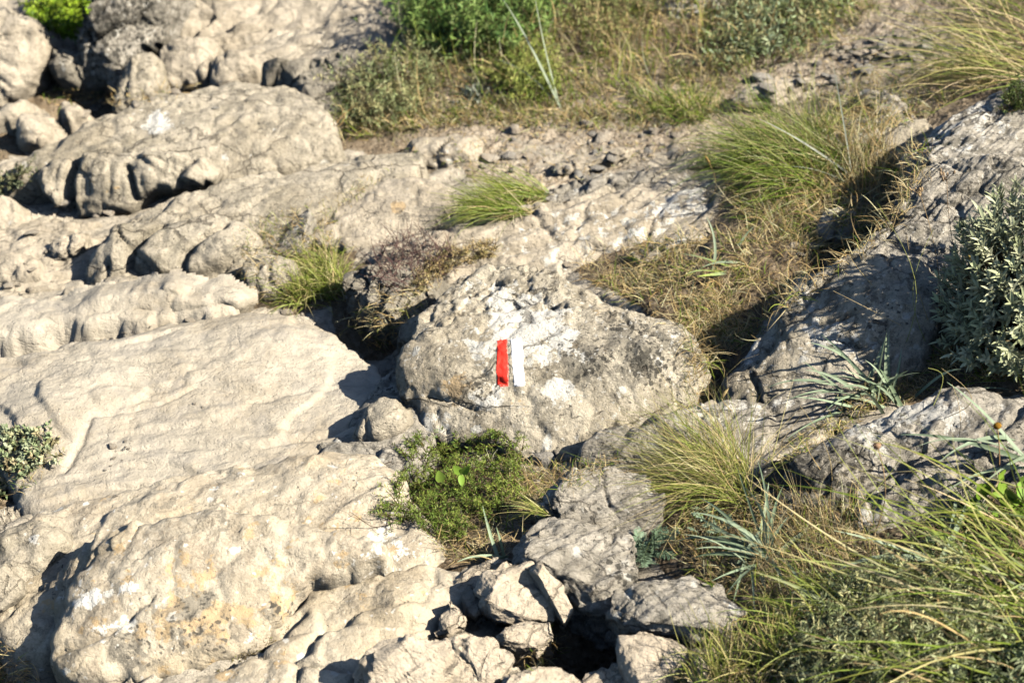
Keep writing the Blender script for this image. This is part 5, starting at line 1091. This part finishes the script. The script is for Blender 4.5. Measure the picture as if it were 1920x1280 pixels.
for b_, t_, l_ in [((1700, 640), (1650, 390), 'tall thin straw against the blue shade of the half-lit boulder'), ((1740, 600), (1700, 440), 'green-brown straw left of the leafy shrub, reaching above its middle'), ((1735, 640), (1750, 430), 'straight straw touching the left side of the leafy shrub'),
        ((1690, 610), (1562, 545), 'low straw leaning left over the half-shaded boulder'), ((1780, 780), (1765, 690), 'short straw below the leafy shrub'), ((1795, 850), (1785, 720), 'pale straw in front of the dead grass tangle'), ((1560, 900), (1500, 760), 'long straw crossing the striated slab'),
        ((1610, 950), (1680, 830), 'straw leaning right across the furrowed slab'), ((1500, 930), (1440, 820), 'straw leaning left at the left end of the furrowed slab'), ((1325, 740), (1312, 640), 'thin green straw in the cleft right of the painted rock'), ((1345, 860), (1330, 700), 'thin straw rising behind the fan-shaped tuft'),
        ((1180, 250), (1165, 150), 'straw standing in the dry grass at the top'), ((1750, 760), (1740, 690), 'short straw beside the strap leaves'), ((1420, 1080), (1400, 930), 'straw standing among the radiating strap leaves'), ((1560, 1060), (1590, 900), 'straw leaning right above the lower right grass'), ((1640, 540), (1600, 470), 'short bent straw on top of the half-shaded boulder')]:
    stalk(l_, b_, t_, c=tuple(random.Random(b_[0]).choice([(.6, .46, .25), (.36, .38, .12), (.52, .4, .2)])), r=.0009, bend=.05, name='straw', cat='straw')
def twig(label, pts, c=(.20, .15, .12), r=.003, name='bare_twig', cat='twig', fork=3, lift=.1, leaves=0):
    rng = nrng(); e0, _ = at(*pts[0]); g = G(); W_ = []
    for k, (x, y) in enumerate(pts):
        P, _ = at(x, y + 25); d = ray(x, y)[0]; t = (e0[1] - CAM[1] - .02 * k) / d[1]; W_.append(CAM + d * t)
    W_ = np.array(W_); s_ = np.linspace(0, len(W_) - 1, 16); i = np.minimum(s_.astype(int), len(W_) - 2); f = (s_ - i)[:, None]
    line = W_[i] * (1 - f) + W_[i + 1] * f; line[1:-1] = (line[:-2] + 2 * line[1:-1] + line[2:]) / 4; line[1:-1] = (line[:-2] + 2 * line[1:-1] + line[2:]) / 4
    line = np.concatenate([[W_[0] - [0, 0, .12]], line]) if lift else line
    g.tube(line, r, r * .35, c)
    for k in range(fork):
        j = rng.integers(4, 14); d = unit(line[j + 1] - line[j] + rng.normal(size=3) * .02); q = line[j] + d * np.linspace(0, rng.uniform(.04, .12), 5)[:, None] + rng.normal(size=(5, 3)) * .003
        q[0] = line[j]; g.tube(q, r * .5, r * .2, c)
        if leaves: g.ribbons(q[1:], rng.normal(size=(4, 3)), .016, .008, (.10, .15, .04), (.12, .18, .05), rng, segs=3, leaf=True)
    return tag(g.obj(name, 'twig', origin=line[0]), label, cat)
twig('arching bare twig hanging over the bright path at the top', [(780, 20), (740, 42), (700, 45), (665, 28), (645, 0)], leaves=1, fork=5, r=.003)
twig('arching grey twig in the brown bush at the top', [(1210, 28), (1170, 38), (1110, 32), (1060, 5), (1030, -20)], c=(.30, .22, .18), r=.004)
twig('lower grey twig below the arching one at the top', [(1205, 35), (1180, 50), (1140, 48), (1100, 30)], c=(.30, .24, .20), r=.003)
twig('tiny bare twig lying on the worn slab left of the herb cushion', [(800, 890), (740, 860), (690, 800), (655, 770)][:2] + [(690, 885), (640, 868)], c=(.12, .08, .06), r=.0012, lift=0)
twig('thin forked twig on the lichened slab at the foot of the herb cushion', [(740, 980), (700, 990), (670, 968), (655, 958)], c=(.14, .10, .07), r=.0011, lift=0)

# ------------------------------------------------------------------ dead grass and litter over the ground
def mat_(label, poly, n, L=.06, w=.0013, cols=STRAW, lean=(-.3, -.1, .45), spread=.7, curl=1.6, droop=1.0, name='dry_grass', cat='dry grass', green=.1, segs=5, lo=-.004, patch=.3):
    rng = nrng(); q = scatter(poly, n, rng); P, N = ats(q)
    kp = (fbm(P * 13, 3, SEED[0]) + rng.normal(size=n) * .12) > -.10 - patch * 0; kp |= rng.random(n) < patch; P, N = P[kp], N[kp]; n = len(P)
    D = np.array(lean) + rng.normal(size=(n, 3)) * spread * [1, 1, .6] + N * .3; D[:, 2] = np.abs(D[:, 2])
    cc = mixc(cols, n, rng, jit=.35); ig = rng.random(n) < green; cc[ig] = mixc(LIME + GREEN, ig.sum(), rng)
    c0 = cc * rng.uniform(.7, 1., (n, 1))
    g = G(); g.ribbons(P + [0, 0, lo], D, L * rng.uniform(.35, 1.25, n), w * rng.uniform(.6, 1.5, n), c0, cc, rng, droop=droop, curl=curl, segs=segs)
    o = g.obj(name, 'dry'); return tag(o, label, cat, kind='stuff')
mat_('matted straw-coloured dead grass above and right of the painted rock', [(1090, 510), (1100, 470), (1180, 455), (1300, 445), (1400, 430), (1500, 440), (1540, 470), (1480, 510), (1450, 570), (1420, 620), (1360, 690), (1310, 700), (1290, 620), (1220, 580), (1150, 550)], 5200, .085, w=.0016, green=.18, patch=.10, spread=.9)
mat_('dead grass filling the crack right of the painted rock', [(1270, 600), (1350, 590), (1420, 600), (1370, 650), (1330, 740), (1270, 780), (1290, 700)], 800, .055, green=.05)
mat_('dry golden grass below and right of the big arching tuft', [(1370, 330), (1440, 300), (1560, 290), (1640, 260), (1690, 290), (1670, 370), (1620, 420), (1560, 470), (1480, 450), (1400, 430), (1380, 380)], 3600, .095, w=.0018, green=.25, patch=.12, spread=.85)
mat_('tall dry stalks right of the big arching tuft', [(1570, 300), (1640, 250), (1690, 290), (1670, 370), (1600, 380)], 420, .16, w=.0016, lean=(-.05, .1, 1.), spread=.3, curl=.6, droop=.4, green=.05)
mat_('dry grass and herbs across the top of the picture', [(640, 270), (620, 220), (700, 130), (760, 60), (770, -20), (1100, -30), (1650, -30), (1640, 30), (1560, 90), (1440, 130), (1330, 190), (1230, 230), (1000, 235), (800, 240), (700, 260)], 12000, .09, w=.0024, green=.34, cols=STRAW + [(.22, .24, .10), (.30, .20, .09)], segs=4)
mat_('tall pale straw standing among the bushes at the top', [(650, 240), (720, 130), (800, 60), (1100, 20), (1400, 20), (1600, -20), (1560, 60), (1300, 160), (1000, 210), (800, 230)], 700, .19, w=.0024, lean=(-.15, -.1, 1.), spread=.4, curl=.7, droop=.5, green=.3)
mat_('low dry grass along the foot of the green bushes', [(640, 250), (720, 220), (900, 200), (1100, 200), (1300, 200), (1400, 150), (1340, 230), (1200, 250), (1000, 240), (840, 235), (700, 262)], 2600, .055, w=.0020, green=.2, segs=4)
mat_('thin litter of straw over the gravel path', [(700, 255), (900, 240), (1300, 215), (1500, 130), (1650, 40), (1800, -10), (1860, 40), (1700, 130), (1500, 200), (1300, 290), (1050, 350), (860, 340)], 2600, .035, w=.0018, lean=(-.3, 0, .12), curl=.8, cols=STRAW + [(.30, .22, .14)], green=.12, segs=3)
mat_('grass on the bank below the upper right grass', [(1500, 190), (1650, 150), (1800, 110), (1900, 90), (1900, 150), (1780, 200), (1690, 240), (1600, 260), (1520, 240)], 2200, .09, w=.0018, green=.3)
mat_('curly dead grass tangle under the leafy shrub at the right', [(1740, 690), (1780, 640), (1850, 610), (1960, 600), (1960, 720), (1860, 715), (1780, 720)], 1700, .075, w=.0016, curl=2.6, green=.18)
mat_('dry moss and grass strip between the two furrowed slabs', [(1440, 850), (1520, 800), (1600, 765), (1640, 750), (1640, 775), (1560, 820), (1480, 865), (1430, 880)], 1100, .028, w=.0016, green=.2, cols=STRAW[:2] + [(.32, .30, .10)])
mat_('dead grass beneath the strap leaves', [(1560, 770), (1620, 720), (1700, 690), (1760, 700), (1760, 740), (1640, 770)], 900, .045, green=.15)
mat_('tangled dry grass in the middle of the lower right', [(1270, 960), (1340, 930), (1420, 920), (1520, 950), (1620, 960), (1640, 1020), (1600, 1080), (1520, 1110), (1430, 1120), (1350, 1110), (1290, 1060), (1260, 1010)], 3800, .060, w=.0014, green=.22)
mat_('dark dry grass under the bottom right plants', [(1340, 1180), (1450, 1110), (1600, 1080), (1700, 1000), (1850, 930), (1980, 920), (1980, 1300), (1300, 1300)], 3600, .075, w=.0018, green=.45)
mat_('upright dry stems across the lower right', [(1400, 1080), (1480, 940), (1600, 950), (1680, 1000), (1640, 1080), (1500, 1110)], 420, .12, w=.0013, lean=(-.15, .1, 1.), spread=.3, curl=.7, droop=.4, green=.15)
mat_('dry grass sagging into the dark cleft left of the steep grey rock', [(1560, 440), (1660, 340), (1740, 250), (1750, 300), (1690, 420), (1600, 500), (1480, 570), (1420, 650), (1400, 620)], 1300, .085, w=.0017, spread=.8)
mat_('brown dead stalks under the green herb cushion', [(800, 1000), (900, 960), (990, 900), (1020, 930), (990, 1000), (950, 1040), (880, 1060), (830, 1040)], 1300, .050, w=.0013, green=.15)
mat_('fine dry grass right of the green herb cushion', [(950, 840), (1000, 860), (1050, 880), (1020, 940), (960, 940), (940, 890)], 900, .05, green=.3)
mat_('short dry grass at the foot of the painted rock', [(860, 850), (1000, 868), (1100, 862), (1180, 850), (1120, 900), (1040, 920), (980, 900)], 700, .04, green=.25)
mat_('dry stalks hanging from the craggy rock left of the painted rock', [(650, 590), (700, 560), (800, 530), (860, 490), (800, 560), (760, 610), (720, 660), (670, 640)], 520, .055, green=.15)
mat_('dry grass around the yellow-green tuft', [(440, 470), (500, 430), (560, 420), (640, 400), (670, 440), (640, 520), (560, 580), (470, 570)], 900, .055, green=.3)
mat_('sparse dead grass on the lobed tan boulder', [(430, 460), (460, 420), (540, 390), (600, 380), (560, 430), (480, 480)], 420, .040, green=.25)
mat_('thin dry grass left of the rock with the bare tan patch', [(590, 400), (620, 370), (700, 320), (760, 310), (700, 350), (640, 400)], 260, .035, green=.25)
mat_('dry grass on the rim of the dark hole', [(985, 1225), (1020, 1200), (1050, 1180), (1045, 1240), (1000, 1260)], 260, .040)
mat_('moss and dry grass in the joint of the lichened slab', [(400, 1262), (420, 1238), (480, 1205), (550, 1160), (545, 1180), (480, 1225), (430, 1265)], 420, .010, w=.0014, cols=[(.22, .17, .06), (.14, .10, .05)], curl=2)
mat_('dry grass in the dark gap in the bottom left corner', [(-20, 1200), (50, 1220), (90, 1290), (-20, 1300)], 260, .06)
mat_('dead stems around the feathery herb at the left edge', [(-20, 820), (60, 800), (130, 850), (110, 880), (40, 940), (-20, 960)], 420, .04, green=.3)
mat_('small dead plants in the brown gully at far left', [(80, 160), (200, 170), (300, 160), (420, 150), (300, 190), (200, 200), (80, 200)], 420, .05, w=.002)
